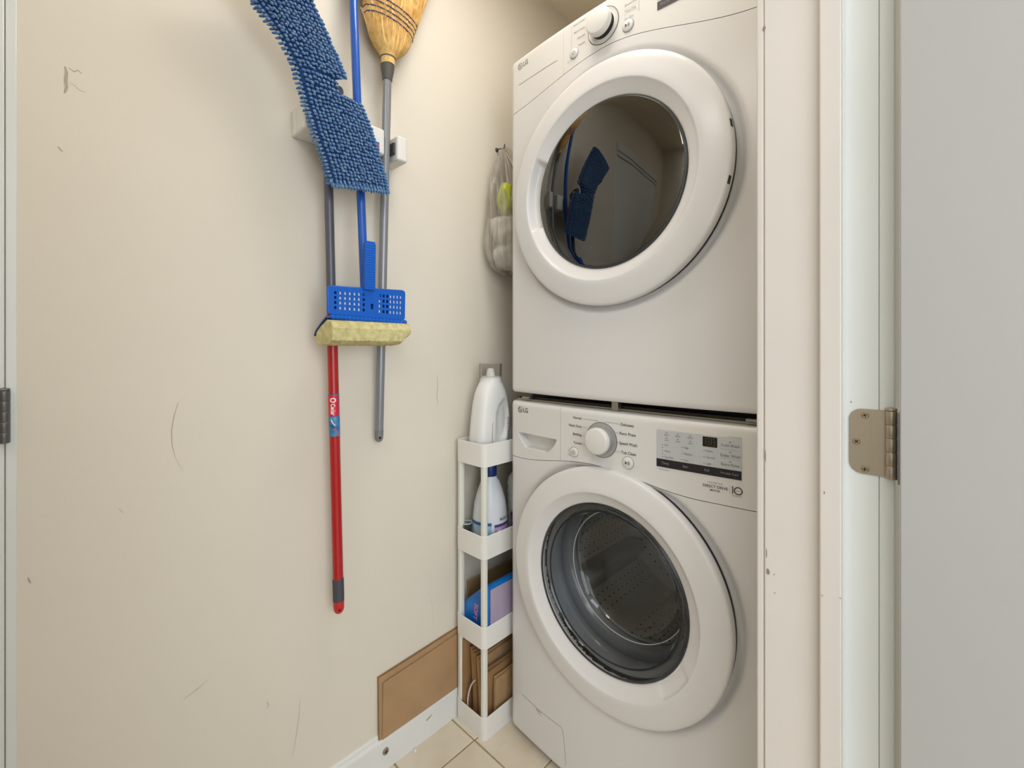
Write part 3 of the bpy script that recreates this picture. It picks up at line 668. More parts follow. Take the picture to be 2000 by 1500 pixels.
# stacking frame in the gap between the machines
stk = thing('stacking_frame', 'metal stacking frame in the dark gap between washer and dryer', 'bracket', (XC, 1.0, 0.966))
MB().box(XL + 0.012, XR - 0.004, 0.9635, 0.975, 0.9682, 0.9735).build('front_rail', M_galv, stk, bevel=0.001)
MB().box(XL + 0.012, XR - 0.004, 0.970, 0.973, 0.9735, 0.9792).build('rail_lip', mat('dark_steel', '3c3934', 0.4, metal=0.8), stk)
MB().box(XL + 0.02, XR - 0.02, 1.02, 1.66, 0.9680, 0.9915).build('spacer', M_black, stk)
for x0, x1 in ((0.50, 0.517), (0.205, 0.232), (0.800, 0.822)):
    MB().box(x0, x1, 0.948, 0.966, 0.9685 if x0 == 0.5 else 0.976, 0.9912 if x0 == 0.5 else 0.9815).build('clip', M_galv, stk, bevel=0.0008)

# ------------------------------------------------------------------ slim storage cart
cart = thing('storage_cart', 'narrow white four-tier plastic shelf cart beside the washer', 'cart', (0.078, 1.07, 0.0))
CXa, CXb, CYa, CYb = 0.0150, 0.1425, 0.857, 1.285
def tray(z0, z1, zf):
    r = 0.016; o = rrect(CXa, CXb, CYa, CYb, r, 6); i_ = rrect(CXa + 0.0028, CXb - 0.0028, CYa + 0.0028, CYb - 0.0028, r - 0.0028, 6)
    n = len(o); vs = []
    flare = lambda pts, k: [(a, b) for a, b in pts]
    vs += [(a, b, z0) for a, b in o] + [(a, b, z1 - 0.001) for a, b in o] + [(a * 0.5 + c * 0.5, b * 0.5 + d * 0.5, z1) for (a, b), (c, d) in zip(o, i_)] + [(a, b, z1 - 0.001) for a, b in i_] + [(a, b, zf) for a, b in i_]
    fs = [(k * n + i, k * n + (i + 1) % n, (k + 1) * n + (i + 1) % n, (k + 1) * n + i) for k in range(4) for i in range(n)] + [tuple(range(n - 1, -1, -1)), tuple(4 * n + i for i in range(n))]
    MB().add(vs, fs).build('tray', M_cart, cart, smooth=50)
TZ = [(0.0, 0.064), (0.259, 0.322), (0.515, 0.582), (0.779, 0.845)]
for z0, z1 in TZ: tray(z0, z1, z0 + 0.006)
for (a, b), (c, d) in zip(TZ, TZ[1:]):
    for px, py in ((CXa + 0.0125, CYa + 0.0125), (CXb - 0.0125, CYa + 0.0125), (CXa + 0.0125, CYb - 0.0125), (CXb - 0.0125, CYb - 0.0125)):
        MB().prism(rrect(px - 0.0085, px + 0.0085, py - 0.0085, py + 0.0085, 0.005, 4), lambda u, v, h: (u, v, h), a + 0.0062, c - 0.0002).build('post', M_cartp, cart, smooth=45)

# ---- things in the cart
def loft(sections, m, name, parent, n=64, fn=None, smooth=60):
    # sections: (z, cx, cy, rx, ry, power)
    vs = []
    for (z, cx_, cy_, rx, ry, pw) in sections:
        for k in range(n):
            a = 2 * math.pi * k / n; c_, s_ = math.cos(a), math.sin(a)
            x = cx_ + rx * math.copysign(abs(c_) ** (2 / pw), c_); y = cy_ + ry * math.copysign(abs(s_) ** (2 / pw), s_)
            if fn: x, y = fn(x, y, z, a)
            vs.append((x, y, z))
    L_ = len(sections); fs = [(j * n + k, j * n + (k + 1) % n, (j + 1) * n + (k + 1) % n, (j + 1) * n + k) for j in range(L_ - 1) for k in range(n)]
    fs += [tuple(range(n - 1, -1, -1)), tuple((L_ - 1) * n + k for k in range(n))]
    return MB().add(vs, fs).build(name, m, parent, smooth=smooth)
bx, by, bz = 0.074, 0.948, 0.7855
jug = thing('detergent_bottle', 'tall white detergent bottle with clear measuring cap on the top tier of the cart', 'bottle', (bx, by, bz))
tab = [(0.0, .034, .066, 4), (0.004, .038, .070, 4), (0.06, .038, .0695, 4), (0.12, .0375, .064, 3.6), (0.165, .037, .058, 3.2), (0.195, .036, .052, 2.8), (0.213, .0345, .0455, 2.4), (0.226, .033, .038, 2.1), (0.232, .0325, .0335, 2), (0.244, .032, .032, 2)]
secs = []
for k in range(62):
    h = 0.244 * k / 61; rx, ry, pw = interp(tab, h); secs.append((bz + h, bx, by - 0.0, rx, ry, pw))
def dent(x, y, z, a):
    # teardrop recess of the moulded grip on the side facing the room (+x)
    h = z - bz; u = (y - (by + 0.018 + (h - 0.11) * 0.10)) / 0.030; v = (h - 0.112) / 0.072
    d = 1 - math.sqrt(u * u + v * v)
    if x > bx and d > 0: x -= 0.012 * sm(d / 0.35)
    return x, y
loft(secs, M_jug, 'bottle', jug, n=120, fn=dent)
MB().tube([(bx + 0.0385, by - 0.029, bz + 0.02), (bx + 0.0388, by - 0.029, bz + 0.07), (bx + 0.0383, by - 0.0275, bz + 0.105), (bx + 0.037, by - 0.024, bz + 0.112)], 0.0009, n=6).build('mould_line', mat('mould_line', 'a8a59e', 0.6), jug)
MB().lathe([(0.0315, 0.244), (0.0335, 0.244), (0.034, 0.248), (0.035, 0.286), (0.0335, 0.287), (0.0325, 0.249)], (bx, by, bz), n=48).build('cap', M_clear, jug, smooth=40)
MB().lathe([(0.034, 0.2865), (0.034, 0.2875), (0.0001, 0.2875)], (bx, by, bz), n=48).build('cap_top', M_clear, jug, smooth=40)
MB().lathe([(0.030, 0.244), (0.029, 0.247), (0.014, 0.249), (0.0125, 0.262), (0.009, 0.272), (0.0001, 0.273)], (bx, by, bz), n=32).build('spout', M_jug, jug, smooth=50)
tl = MB()
jl = MB()
for k in range(18):
    z = bz + 0.118 - k * 0.0060
    text(jl, random.choice(['IIIIIIII', 'lllilllll', 'mIllmIlli', 'eIlmllmI']), 0.0060, lambda u, v: (bx + 0.0385 - max(0, (by + 0.034 + u - by - 0.045)) * 0.55, by + 0.034 + u, z + v), 'LEFT', 0.0001)
tag(jl.build('back_label_print', mat('label_print_blue', '4d5873', 0.5), jug, recalc=False), kind='stuff')
# bleach bottle
bx2, by2, bz2 = 0.078, 0.942, 0.5215
blb = thing('bleach_bottle', 'white bleach bottle with navy cap and blue and lilac labels on the second tier', 'bottle', (bx2, by2, bz2))
tab = [(0.0, .046, .050, 2.2), (0.004, .050, .054, 2.2), (0.075, .050, .054, 2.2), (0.09, .049, .053, 2.2), (0.13, .045, .049, 2.1), (0.165, .036, .040, 2), (0.19, .027, .030, 2), (0.205, .0195, .0195, 2), (0.222, .018, .018, 2)]
loft([(bz2 + 0.222 * k / 40, bx2, by2) + interp(tab, 0.222 * k / 40) for k in range(41)], M_bl, 'bottle', blb, n=72)
MB().lathe([(0.0195, 0.208), (0.0205, 0.210), (0.0205, 0.238), (0.0195, 0.241), (0.0001, 0.241)], (bx2, by2, bz2), n=40).build('cap', M_cap, blb, smooth=40)
def wrap(a0, a1, z0, z1, e, name, m, par):
    def f(a, z):
        c_, s_ = math.cos(R(a)), math.sin(R(a)); rx, ry, pw = interp(tab, z - bz2)
        return (bx2 + (rx + e) * math.copysign(abs(c_) ** (2 / pw), c_), by2 + (ry + e) * math.copysign(abs(s_) ** (2 / pw), s_), z)
    MB().grid(f, lsp(a0, a1, 24), lsp(z0, z1, 4)).build(name, m, par, smooth=60, recalc=False); return f
wrap(-125, -36, bz2 + 0.008, bz2 + 0.073, 0.0006, 'front_label', M_lblue, blb)
wrap(-125, -36, bz2 + 0.072, bz2 + 0.081, 0.0009, 'label_band', M_lband, blb)
wrap(-26, 45, bz2 + 0.014, bz2 + 0.073, 0.0006, 'side_label', M_lil, blb)
wrap(-26, 45, bz2 + 0.066, bz2 + 0.074, 0.0009, 'label_band', M_lild, blb)
fb = lambda a, z: (bx2 + 0.0512 * math.cos(R(a)), by2 + 0.0552 * math.sin(R(a)), z)
q = MB()
for i, s in enumerate(('usage tips', 'BLEACH')):
    text(q, s, 0.0105 if i else 0.006, lambda u, v: fb(-8 + u / 0.052 * 57, bz2 + (0.084 if i else 0.032) + v), 'LEFT', 0.0002)
tag(q.build('label_print', M_lild, blb, recalc=False), kind='stuff')
q = MB()
text(q, 'Y', 0.022, lambda u, v: fb(-18 + u / 0.052 * 57, bz2 + 0.044 + v), 'LEFT', 0.0012); text(q, 'clean', 0.010, lambda u, v: fb(-62 + u / 0.052 * 57, bz2 + 0.086 + v), 'LEFT', 0.0001)
tag(q.build('label_print', M_jug, blb, recalc=False), kind='stuff')
# second tier: clear cup, ribbed white bottle, dark patterned pouch
cu = thing('plastic_cup', 'clear plastic cup with a round rim left of the bleach bottle', 'cup', (0.036, 0.885, 0.5215))
c0 = (0.0355, 0.884, 0.5215)
MB().lathe([(0.0001, 0.001), (0.012, 0.001), (0.0145, 0.066), (0.0155, 0.068), (0.0140, 0.068), (0.0115, 0.002)], c0, n=32).build('cup', glassmat('cup_plastic', (0.82, 0.84, 0.84), 1.3, 0.12), cu, smooth=50)
MB().tube([(c0[0] + 0.0155 * math.cos(t), c0[1] + 0.0155 * math.sin(t), c0[2] + 0.068) for t in arc(25, 0, 2 * math.pi)], 0.0012, n=6, cap=False).build('rim', M_jug, cu, smooth=60)
wb = thing('white_bottle', 'ribbed white bottle behind the bleach bottle on the second tier', 'bottle', (0.098, 1.055, 0.5215))
pr_ = [(0.0001, 0), (0.038, 0), (0.040, 0.004)] + [(0.0395 + 0.0012 * math.cos(k * 1.57), 0.02 + k * 0.006) for k in range(26)] + [(0.036, 0.185), (0.026, 0.198), (0.018, 0.203), (0.018, 0.222), (0.0001, 0.223)]
MB().lathe(pr_, (0.098, 1.055, 0.5215), n=48).build('bottle', M_jug, wb, smooth=60)
pc = thing('patterned_pouch', 'small black and lilac patterned pouch behind the bleach bottle, beside the washer', 'pouch', (0.122, 1.005, 0.5215))
pb = MB()
pb.grid(lambda u, v: (0.123 + 0.010 * math.sin(math.pi * u) * math.sin(math.pi * min(1, v + .15)), 0.985 + 0.045 * u, 0.5215 + 0.095 * v), lsp(0, 1, 14), lsp(0, 1, 14))
pb.grid(lambda u, v: (0.123 - 0.008 * math.sin(math.pi * u) * math.sin(math.pi * min(1, v + .15)), 0.985 + 0.045 * u, 0.5215 + 0.095 * v), lsp(0, 1, 14), lsp(0, 1, 14))
pb.build('pouch', mat('pouch_print', '18181c', 0.4, hex2='8d7fa0', nscale=70), pc, smooth=60, merge=True)
MB().tube([(0.128, 0.99, 0.612), (0.131, 1.0, 0.632), (0.130, 1.015, 0.634), (0.127, 1.023, 0.614)], 0.0028, n=8).build('pouch_loop', M_black, pc, smooth=60)
# blue bottle behind the tall detergent bottle, seen beside the machine gap
bb2 = thing('blue_bottle', 'deep blue bottle behind the white detergent bottle at the machine gap', 'bottle', (0.112, 1.13, 0.7855))
MB().lathe([(0.0001, 0), (0.026, 0), (0.028, 0.004), (0.028, 0.155), (0.024, 0.175), (0.017, 0.185), (0.017, 0.195)], (0.110, 1.13, 0.7855), n=32).build('bottle', mat('blue_bottle_plastic', '1546a0', 0.3), bb2, smooth=50)
MB().lathe([(0.0185, 0.190), (0.0185, 0.214), (0.017, 0.216), (0.0001, 0.216)], (0.110, 1.13, 0.7855), n=32).build('cap', mat('blue_cap', '0d3f96', 0.3), bb2, smooth=50)
# third tier: flat cardboard behind, blue and lilac package
fc = MB().box(0.0195, 0.0225, 0.902, 1.235, 0.2655, 0.398)
tag(fc.build('cardboard_sheet', M_cardd, None, bevel=0.0006, seg=1), 'brown cardboard sheet standing behind the blue package on the third tier', 'cardboard')
pk = thing('tissue_package', 'blue and lilac soft package standing in the third tier of the cart', 'package', (0.08, 0.98, 0.2655))
def soft(x0, x1, y0, y1, z0, z1, m, name, par, top=None, e=5):
    # rounded pillow-like block
    vs = []; n = 40; S_ = []
    for k in range(15):
        t = k / 14; z = z0 + (z1 - z0) * t; s_ = (1 - abs(2 * t - 1) ** 5) ** 0.30 if 0 < t < 1 else 0.55
        S_.append((z, (x0 + x1) / 2, (y0 + y1) / 2, (x1 - x0) / 2 * s_, (y1 - y0) / 2 * s_, e))
    return loft(S_, m, name, par, n=n, fn=top)
def slope(x, y, z, a): return x, y
MB().prism([(0.026, 0.2662), (0.1375, 0.2662), (0.1385, 0.300), (0.1380, 0.424), (0.130, 0.431), (0.118, 0.427), (0.070, 0.386), (0.034, 0.354), (0.025, 0.340)], lambda a, b, d: (a, d, b), 0.8765, 1.085).build('blue_wrap', M_boxb, pk, bevel=0.006, seg=4)
MB().prism([(0.886, 0.300), (0.905, 0.282), (1.078, 0.274), (1.078, 0.4205), (0.886, 0.4205)], lambda a, b, d: (d, a, b), 0.1384, 0.1392).build('lilac_panel', M_boxl, pk)
q = MB()
text(q, 'SOFT', 0.021, lambda u, v: (0.083 + v - u * 0.15, 0.8758, 0.366 - u), 'LEFT', 0.0006)
tag(q.build('package_print', M_pink, pk, recalc=False), kind='stuff')
v0 = 0.1396
MB().add([(v0, 0.998, 0.420), (v0, 1.05, 0.420), (v0, 1.05, 0.350), (v0, 1.022, 0.365), (v0, 1.010, 0.385), (v0, 1.006, 0.408)], [(0, 1, 2, 3, 4, 5)]).build('package_print', M_boxd, pk, recalc=False)
# bottom tier: folded kraft bags, all edge-on
def kraft(x0, x1, y0, y1, h, lean, m, label, folds=2):
    t = thing('paper_bag', label, 'paper bag', ((x0 + x1) / 2, (y0 + y1) / 2, 0.0065), 'folded paper bags in the bottom tier')
    n = folds * 2 + 1
    # zig-zag folded sheets
    for k in range(folds):
        a = x0 + (x1 - x0) * k / folds; b = x0 + (x1 - x0) * (k + 1) / folds - 0.0012
        hh = h - k * 0.006; mb = MB()
        def f(u, v, side, a=a, b=b, hh=hh):
            bulge = 0.3 * (b - a) * math.sin(math.pi * v) * math.sin(math.pi * u)
            xx = (a if side == 0 else b) + (bulge if side == 0 else -bulge) + lean * v * v * hh + 0.0012 * math.sin(9 * u + 5 * v + k)
            return (xx, y0 + (y1 - y0) * u, 0.0065 + hh * v)
        us, vv = lsp(0, 1, 9), lsp(0, 1, 9)
        mb.grid(lambda u, v: f(u, v, 0), us, vv); mb.grid(lambda u, v: f(u, v, 1), us, vv)
        mb.grid(lambda u, v: f(0, v, u), [0, 1], vv); mb.grid(lambda u, v: f(1, v, u), [0, 1], vv); mb.grid(lambda u, v: f(u, 1, v), us, [0, 1]); mb.grid(lambda u, v: f(u, 0, v), us, [0, 1])
        mb.build('folded_panel', m, t, smooth=40, merge=True)
    return t
kraft(0.0200, 0.0275, 0.884, 1.22, 0.190, 0.0, M_cardd, 'short brown paper bag nearest the wall in the bottom tier')
kraft(0.0300, 0.0450, 0.866, 1.20, 0.243, 0.0, M_kraft, 'tallest brown paper bag in the bottom tier of the cart')
kraft(0.0640, 0.0840, 0.884, 1.10, 0.212, -0.05, M_kraft, 'brown paper bag with pale twine handle in the bottom tier', 3)
kraft(0.0900, 0.1010, 0.884, 1.05, 0.196, -0.04, M_kraft2, 'light brown paper bag behind the front post of the cart')
kraft(0.1040, 0.1150, 0.884, 1.18, 0.168, 0.03, M_kraft, 'brown paper bag nearest the washer in the bottom tier', 2)
kraft(0.1190, 0.1290, 0.915, 1.10, 0.142, 0.03, M_kraft2, 'shortest light brown paper bag, beside the washer in the bottom tier', 2)
bt = [(0.078, 0.881, 0.132), (0.072, 0.8795, 0.126), (0.064, 0.877, 0.112), (0.058, 0.874, 0.092), (0.056, 0.871, 0.070), (0.057, 0.869, 0.045)]
tag(MB().tube([Vector(p_) for p_ in bt], 0.0024, n=8).build('twine_handle', M_rib, None, smooth=60), 'pale pink twisted twine handle hanging over the bottom tier edge', 'twine')

# folded cardboard leaning on the baseboard
cbx = thing('folded_cardboard', 'flattened brown cardboard box leaning on the wall on top of the baseboard', 'cardboard', (0.008, 0.75, 0.0945))
z0c = 0.0865
def sheet(x0, x1, t, y0, y1, zt0, zt1, m, wav=0.0):
    mb = MB()
    for s_ in (0, t):
        mb.grid(lambda u, v: (x0 + (x1 - x0) * v + s_ + wav * math.sin(7 * u), y0 + (y1 - y0) * u + (0.004 * v if y0 > 0.61 else 0), z0c + (zt0 + (zt1 - zt0) * u - z0c) * v), lsp(0, 1, 12), lsp(0, 1, 4))
    a = 48
    mb.f += [(i, i + 1, a + i + 1, a + i) for i in range(11)] + [(36 + i, 37 + i, a + 37 + i, a + 36 + i) for i in range(11)] + [(12 * j, 12 * j + 12, a + 12 * j + 12, a + 12 * j) for j in range(3)] + [(12 * j + 11, 12 * j + 23, a + 12 * j + 23, a + 12 * j + 11) for j in range(3)]
    return mb.build('cardboard_layer', m, cbx, smooth=30)
sheet(0.0065, 0.0008, 0.0022, 0.6040, 0.985, 0.250, 0.268, M_cardd)
sheet(0.0090, 0.0045, 0.0022, 0.6055, 0.985, 0.2475, 0.264, M_card, 0.0004)
sheet(0.0118, 0.0095, 0.0024, 0.6120, 0.985, 0.2320, 0.253, M_card, 0.0005)

# ------------------------------------------------------------------ wall rack and cleaning tools
rk = thing('broom_rack', 'white wall-mounted broom and mop holder rail', 'rack', (0.0, 0.52, 1.60))
MB().box(0.0003, 0.022, 0.388, 0.652, 1.604, 1.667).build('back_plate', M_rack, rk, bevel=0.004, seg=3)
for a, b in ((0.388, 0.4365), (0.4635, 0.5130), (0.5405, 0.5860), (0.6215, 0.6525)):
    MB().prism(rrect(a, b, 0.018, 0.072, 0.007, 5), lambda u, v, h: (v, u, h), 1.604, 1.667).build('clamp_block', M_rack, rk, bevel=0.004, seg=3, smooth=50)
for yc in (0.4500, 0.5268, 0.6038):
    MB().box(0.022, 0.034, yc - 0.013, yc + 0.013, 1.620, 1.650).build('rubber_pad', M_grip, rk, bevel=0.001)
MB().box(0.040, 0.062, 0.6160, 0.6216, 1.620, 1.650).build('rubber_pad', M_grip, rk, bevel=0.001)

# broom
b_top = P(757, 130, x=0.052); b_mid = P(757, 280, x=0.047); b_bot = P(740, 862, x=0.022)
br = thing('broom', 'straw broom hanging bristles up with silver-grey handle and blue stitching', 'broom', (b_mid.x, b_mid.y, b_bot.z))
b_sock = b_top.lerp(b_bot, 0.025)
MB().tube([b_bot + (b_top - b_bot) * t for t in (0, .006, .012, .02, .5, .98)], [0.004, 0.0085, 0.0100, 0.0107, 0.0107, 0.0107], n=24).build('handle', M_sil, br, smooth=60)
tdir = (b_top - b_bot).normalized()
MB().tube([b_bot - tdir * 0.001, b_bot + tdir * 0.001, b_bot + tdir * 0.004, b_bot + tdir * 0.009, b_bot + tdir * 0.03], [0.004, 0.0068, 0.0092, 0.0106, 0.0112], n=24).build('handle_cap', mat('cap_grey', '7d7d7c', 0.4), br, smooth=50)
MB().lathe([(0.0001, 0), (0.0032, 0)], (b_bot.x + 0.0112, b_bot.y - 0.003, b_bot.z + 0.011), axis='x', n=12).build('hang_hole', M_black, br)
MB().tube([b_top - tdir * 0.036, b_top - tdir * 0.030, b_top - tdir * 0.010, b_top + tdir * 0.002], [0.0125, 0.0130, 0.0165, 0.0175], n=28).build('socket', M_sock, br, smooth=50)
nk = b_top + tdir * 0.002
def bsec(z):  # half width y, half depth x, centre shift
    h = z - nk.z
    return interp([(0, .0165, .0165, 0), (.012, .0180, .0175, 0), (.020, .0170, .017, 0), (.028, .024, .020, 0), (.042, .041, .025, 0.001), (.06, .053, .027, 0.002), (.09, .064, .028, .004), (.13, .076, .027, .007), (.17, .086, .026, .010), (.30, .125, .022, .018), (.36, .140, .018, .022)], h)
def bpt(z, a, e=0.0, ripple=True):
    w_, d_, s_ = bsec(z); k = 1 + (0.012 * math.sin(a * 31) + 0.010 * math.sin(a * 53 + z * 20) if ripple else 0)
    if z - nk.z > 0.02 and abs(z - nk.z - 0.125) < 0.03: k *= 0.985
    return Vector((nk.x + 0.002 + (d_ + e) * math.cos(a) * k, nk.y + s_ + (w_ + e) * math.sin(a) * k, z))
zs = lsp(nk.z, nk.z + 0.34, 46); N = 180
mb = MB(); mb.add([bpt(z, 2 * math.pi * k / N) for z in zs for k in range(N)], [(j * N + k, j * N + (k + 1) % N, (j + 1) * N + (k + 1) % N, (j + 1) * N + k) for j in range(45) for k in range(N)] + [tuple(45 * N + k for k in range(N))])
mb.build('bristles', M_straw, br, smooth=80)
mb = MB()
for k in range(520):
    a = random.uniform(-math.pi, math.pi); z_ = nk.z + random.uniform(0.022, 0.10); L_ = random.uniform(0.06, 0.22); e = random.uniform(-0.0008, 0.0018)
    da = random.uniform(-0.12, 0.12); pts = []
    for i in range(6):
        zz = min(z_ + L_ * i / 5, nk.z + 0.34); pts.append(bpt(zz, a + da * i / 5, e * (1 + i * 0.1), False))
    mb.tube(pts, [0.0004, 0.0007, 0.0008, 0.0008, 0.0006, 0.0003], n=3, cap=False)
for k in range(3):
    z_ = nk.z + 0.02; pts = [bpt(nk.z + 0.03, -1.5 + 0.1 * k, 0), bpt(nk.z + 0.07, -1.55, 0.003), bpt(nk.z + 0.11, -1.6, 0.006 + .003 * k)]
    mb.tube(pts, 0.0006, n=4)
tag(mb.build('loose_straws', M_straw2, br, smooth=80), kind='stuff')
MB().tube([bpt(nk.z + 0.0175, a, 0.0010, False) for a in arc(41, 0, 2 * math.pi)], 0.0014, n=8, cap=False).build('wire_band', M_sock, br, smooth=60)
for k in range(4):
    zz = nk.z + 0.098 + k * 0.0135
    MB().tube([bpt(zz + 0.004 * math.cos(a) - 0.0045 * math.sin(a), a, 0.0016 + 0.0004 * math.sin(a * 18), False) for a in arc(140, 0, 2 * math.pi)], 0.0015, n=6, cap=False).build('stitching', M_twine, br, smooth=60)

# blue sponge mop
m_up = P(690, 2, x=0.050); m_lo = P(712, 566, x=0.088)
m_dir = (m_up - m_lo).normalized(); m_far = m_up + m_dir * 0.26
sm_ = thing('sponge_mop', 'blue sponge mop hanging head down with perforated wringer plate and yellow sponge', 'mop', (m_lo.x, m_lo.y, 1.13))
MB().tube([m_lo - m_dir * 0.01, m_lo + m_dir * 0.3, m_far], 0.0098, n=24).build('handle', M_bluep, sm_, smooth=60)
# perforated plate with real holes
ycols = []
y0p, y1p = 0.4275, 0.6245
def ph(px, py): v = P(px, py, x=0.104); return v.y, v.z
corn = [ph(641, 612), ph(789, 625), ph(790, 569), ph(641, 559)]
def pl(u, v, d):  # u 0..1 across, v 0..1 up
    a, b, c, e = corn
    y = (a[0] * (1 - u) + b[0] * u) * (1 - v) + (e[0] * (1 - u) + c[0] * u) * v
    z = (a[1] * (1 - u) + b[1] * u) * (1 - v) + (e[1] * (1 - u) + c[1] * u) * v
    return (0.104 + d, y, z)
colp = [320, 415, 503, 590, 678, 763, 850, 1175, 1252, 1330, 1405, 1480, 1553, 1625]   # from the crop: 190..1710
uc = [(c - 200) / 1510 for c in colp]
ub = [0]
for c in uc: ub += [c - 0.0138, c + 0.0138]
ub += [1]; 
cu_ = (1015 - 200) / 1510; ub += [cu_ - 0.018, cu_ + 0.018]; ub = sorted(ub)
vc = [0.23, 0.42, 0.60, 0.78]; vb = [0]
for c in vc: vb += [c - 0.052, c + 0.052]
vb += [1]
mb = MB(); nu, nv = len(ub), len(vb)
vs = [pl(u, v, 0) for v in vb for u in ub]; fs = []
for j in range(nv - 1):
    for i in range(nu - 1):
        um, vm = (ub[i] + ub[i + 1]) / 2, (vb[j] + vb[j + 1]) / 2
        hole = any(abs(um - c) < 0.009 for c in uc) and any(abs(vm - c) < 0.03 for c in vc)
        if abs(um - cu_) < 0.012 and 0.27 < vm < 0.50: hole = True
        if not hole: fs.append((j * nu + i, j * nu + i + 1, (j + 1) * nu + i + 1, (j + 1) * nu + i))
mb.add(vs, fs); pp = mb.build('wringer_plate', M_blue, sm_, solid=0.003, recalc=False)
# rolled frame around the plate and white inner plate behind
fr = MB(); e_ = [pl(u, v, -0.001) for u, v in ((0.02, 0), (0, .06), (0, .94), (0.02, 1), (.98, 1), (1, .94), (1, .06), (.98, 0), (0.02, 0))]
fr.tube(e_, 0.0028, n=8, cap=False).build('plate_rim', M_blue, sm_, smooth=60)
for a, b in ((0.115, 0.40), (0.625, 0.662), (0.775, 0.965)):
    MB().add([pl(a, 0.1, -0.0035), pl(b, 0.1, -0.0035), pl(b, 0.9, -0.0035), pl(a, 0.9, -0.0035)], [(0, 1, 2, 3)]).build('inner_plate', mat('inner_plate_white', 'f2f2f2', 0.5), sm_, solid=0.0015, recalc=False)
MB().add([pl(0.05, 0.1, -0.008), pl(0.96, 0.1, -0.008), pl(0.96, 0.9, -0.008), pl(0.05, 0.9, -0.008)], [(0, 1, 2, 3)]).build('rear_plate', mat('rear_plate_blue', '0a3c86', 0.5), sm_, solid=0.0012, recalc=False)
# ribbed hinge roller under the plate
za = (corn[0][1] + corn[1][1]) / 2 - 0.008
rp = []
for k in range(121):
    rp.append((0.0052 + (0.0012 if (k // 3) % 2 else 0) , k / 120 * (y1p - y0p - 0.004)))
mb = MB(); n = 12; vs = []
for r_, h in rp:
    u = h / (y1p - y0p); zc_ = (corn[0][1] - 0.0075) * (1 - u) + (corn[1][1] - 0.0065) * u
    for k in range(n): a = 2 * math.pi * k / n; vs.append((0.104 + r_ * math.cos(a), y0p + 0.005 + h, zc_ + r_ * math.sin(a)))
mb.add(vs, [(j * n + k, j * n + (k + 1) % n, (j + 1) * n + (k + 1) % n, (j + 1) * n + k) for j in range(120) for k in range(n)] + [tuple(range(n - 1, -1, -1)), tuple(120 * n + k for k in range(n))])
mb.build('ribbed_roller', M_blue, sm_, smooth=30)
# lever
lt = P(722, 472, x=0.118); lb = P(721, 566, x=0.110)
mb = MB(); wv = 0.0135; K = 40; vs = []
for k in range(K + 1):
    t = k / K; c = lb.lerp(lt, t); d = 0.0008 if k % 2 and 0.06 < t < 0.95 else 0
    wq = wv * (0.86 + 0.14 * sm((1 - t) / 0.06)) if t > 0.94 else wv
    for yy, xx in ((-wq, -0.005), (-wq, 0.004 + d), (wq, 0.004 + d), (wq, -0.005)): vs.append((c.x + xx, c.y + yy, c.z))
mb.add(vs, [(k * 4 + i, k * 4 + (i + 1) % 4, k * 4 + 4 + (i + 1) % 4, k * 4 + 4 + i) for k in range(K) for i in range(4)] + [(3, 2, 1, 0), (K * 4, K * 4 + 1, K * 4 + 2, K * 4 + 3)])
mb.build('wringer_lever', M_blue, sm_)
MB().box(0.080, 0.104, 0.512, 0.556, 1.235, 1.262).build('lever_bracket', M_blue, sm_, bevel=0.003)
# sponge with its backing
prof_s = [(0.106, 1.1825), (0.118, 1.1790), (0.1290, 1.1640), (0.1270, 1.1370), (0.1130, 1.1290), (0.075, 1.1260), (0.052, 1.137), (0.056, 1.155), (0.078, 1.1690)]
K = 90; vs = []; ys = lsp(0.4240, 0.6250, K + 1)
for k, yy in enumerate(ys):
    t = k / K
    for i, (a, b) in enumerate(prof_s):
        x_, z_ = a, b
        if i >= 3 and t > 0.86: z_ = b + 0.019 * sm((t - 0.86) / 0.14) * (1 if i < 6 else 0.3)    # torn corner at the right
        jq = 0.0011 if i in (3, 4, 5) else 0.0004; x_ += random.uniform(-1, 1) * jq; z_ += random.uniform(-1, 1) * jq
        e = 0.004 * (1 - abs(i - 3) / 5) if k in (0, K) else 0
        vs.append((x_, yy + (0.004 if i in (2, 3) and k == 0 else 0) - (0.002 if k == 0 and i > 4 else 0), z_))
n = len(prof_s)
MB().add(vs, [(k * n + i, k * n + (i + 1) % n, (k + 1) * n + (i + 1) % n, (k + 1) * n + i) for k in range(K) for i in range(n)] + [tuple(range(n - 1, -1, -1)), tuple(K * n + i for i in range(n))]).build('sponge', M_spon, sm_, smooth=35)
MB().prism([(0.1065, 1.1870), (0.078, 1.1720), (0.053, 1.1575), (0.045, 1.1475), (0.043, 1.1505), (0.051, 1.1610), (0.076, 1.1755), (0.1045, 1.1900)], lambda a, b, d: (a, d, b), 0.4215, 0.6245).build('sponge_backing', mat('backing_blue', '1c3f7c', 0.4), sm_)

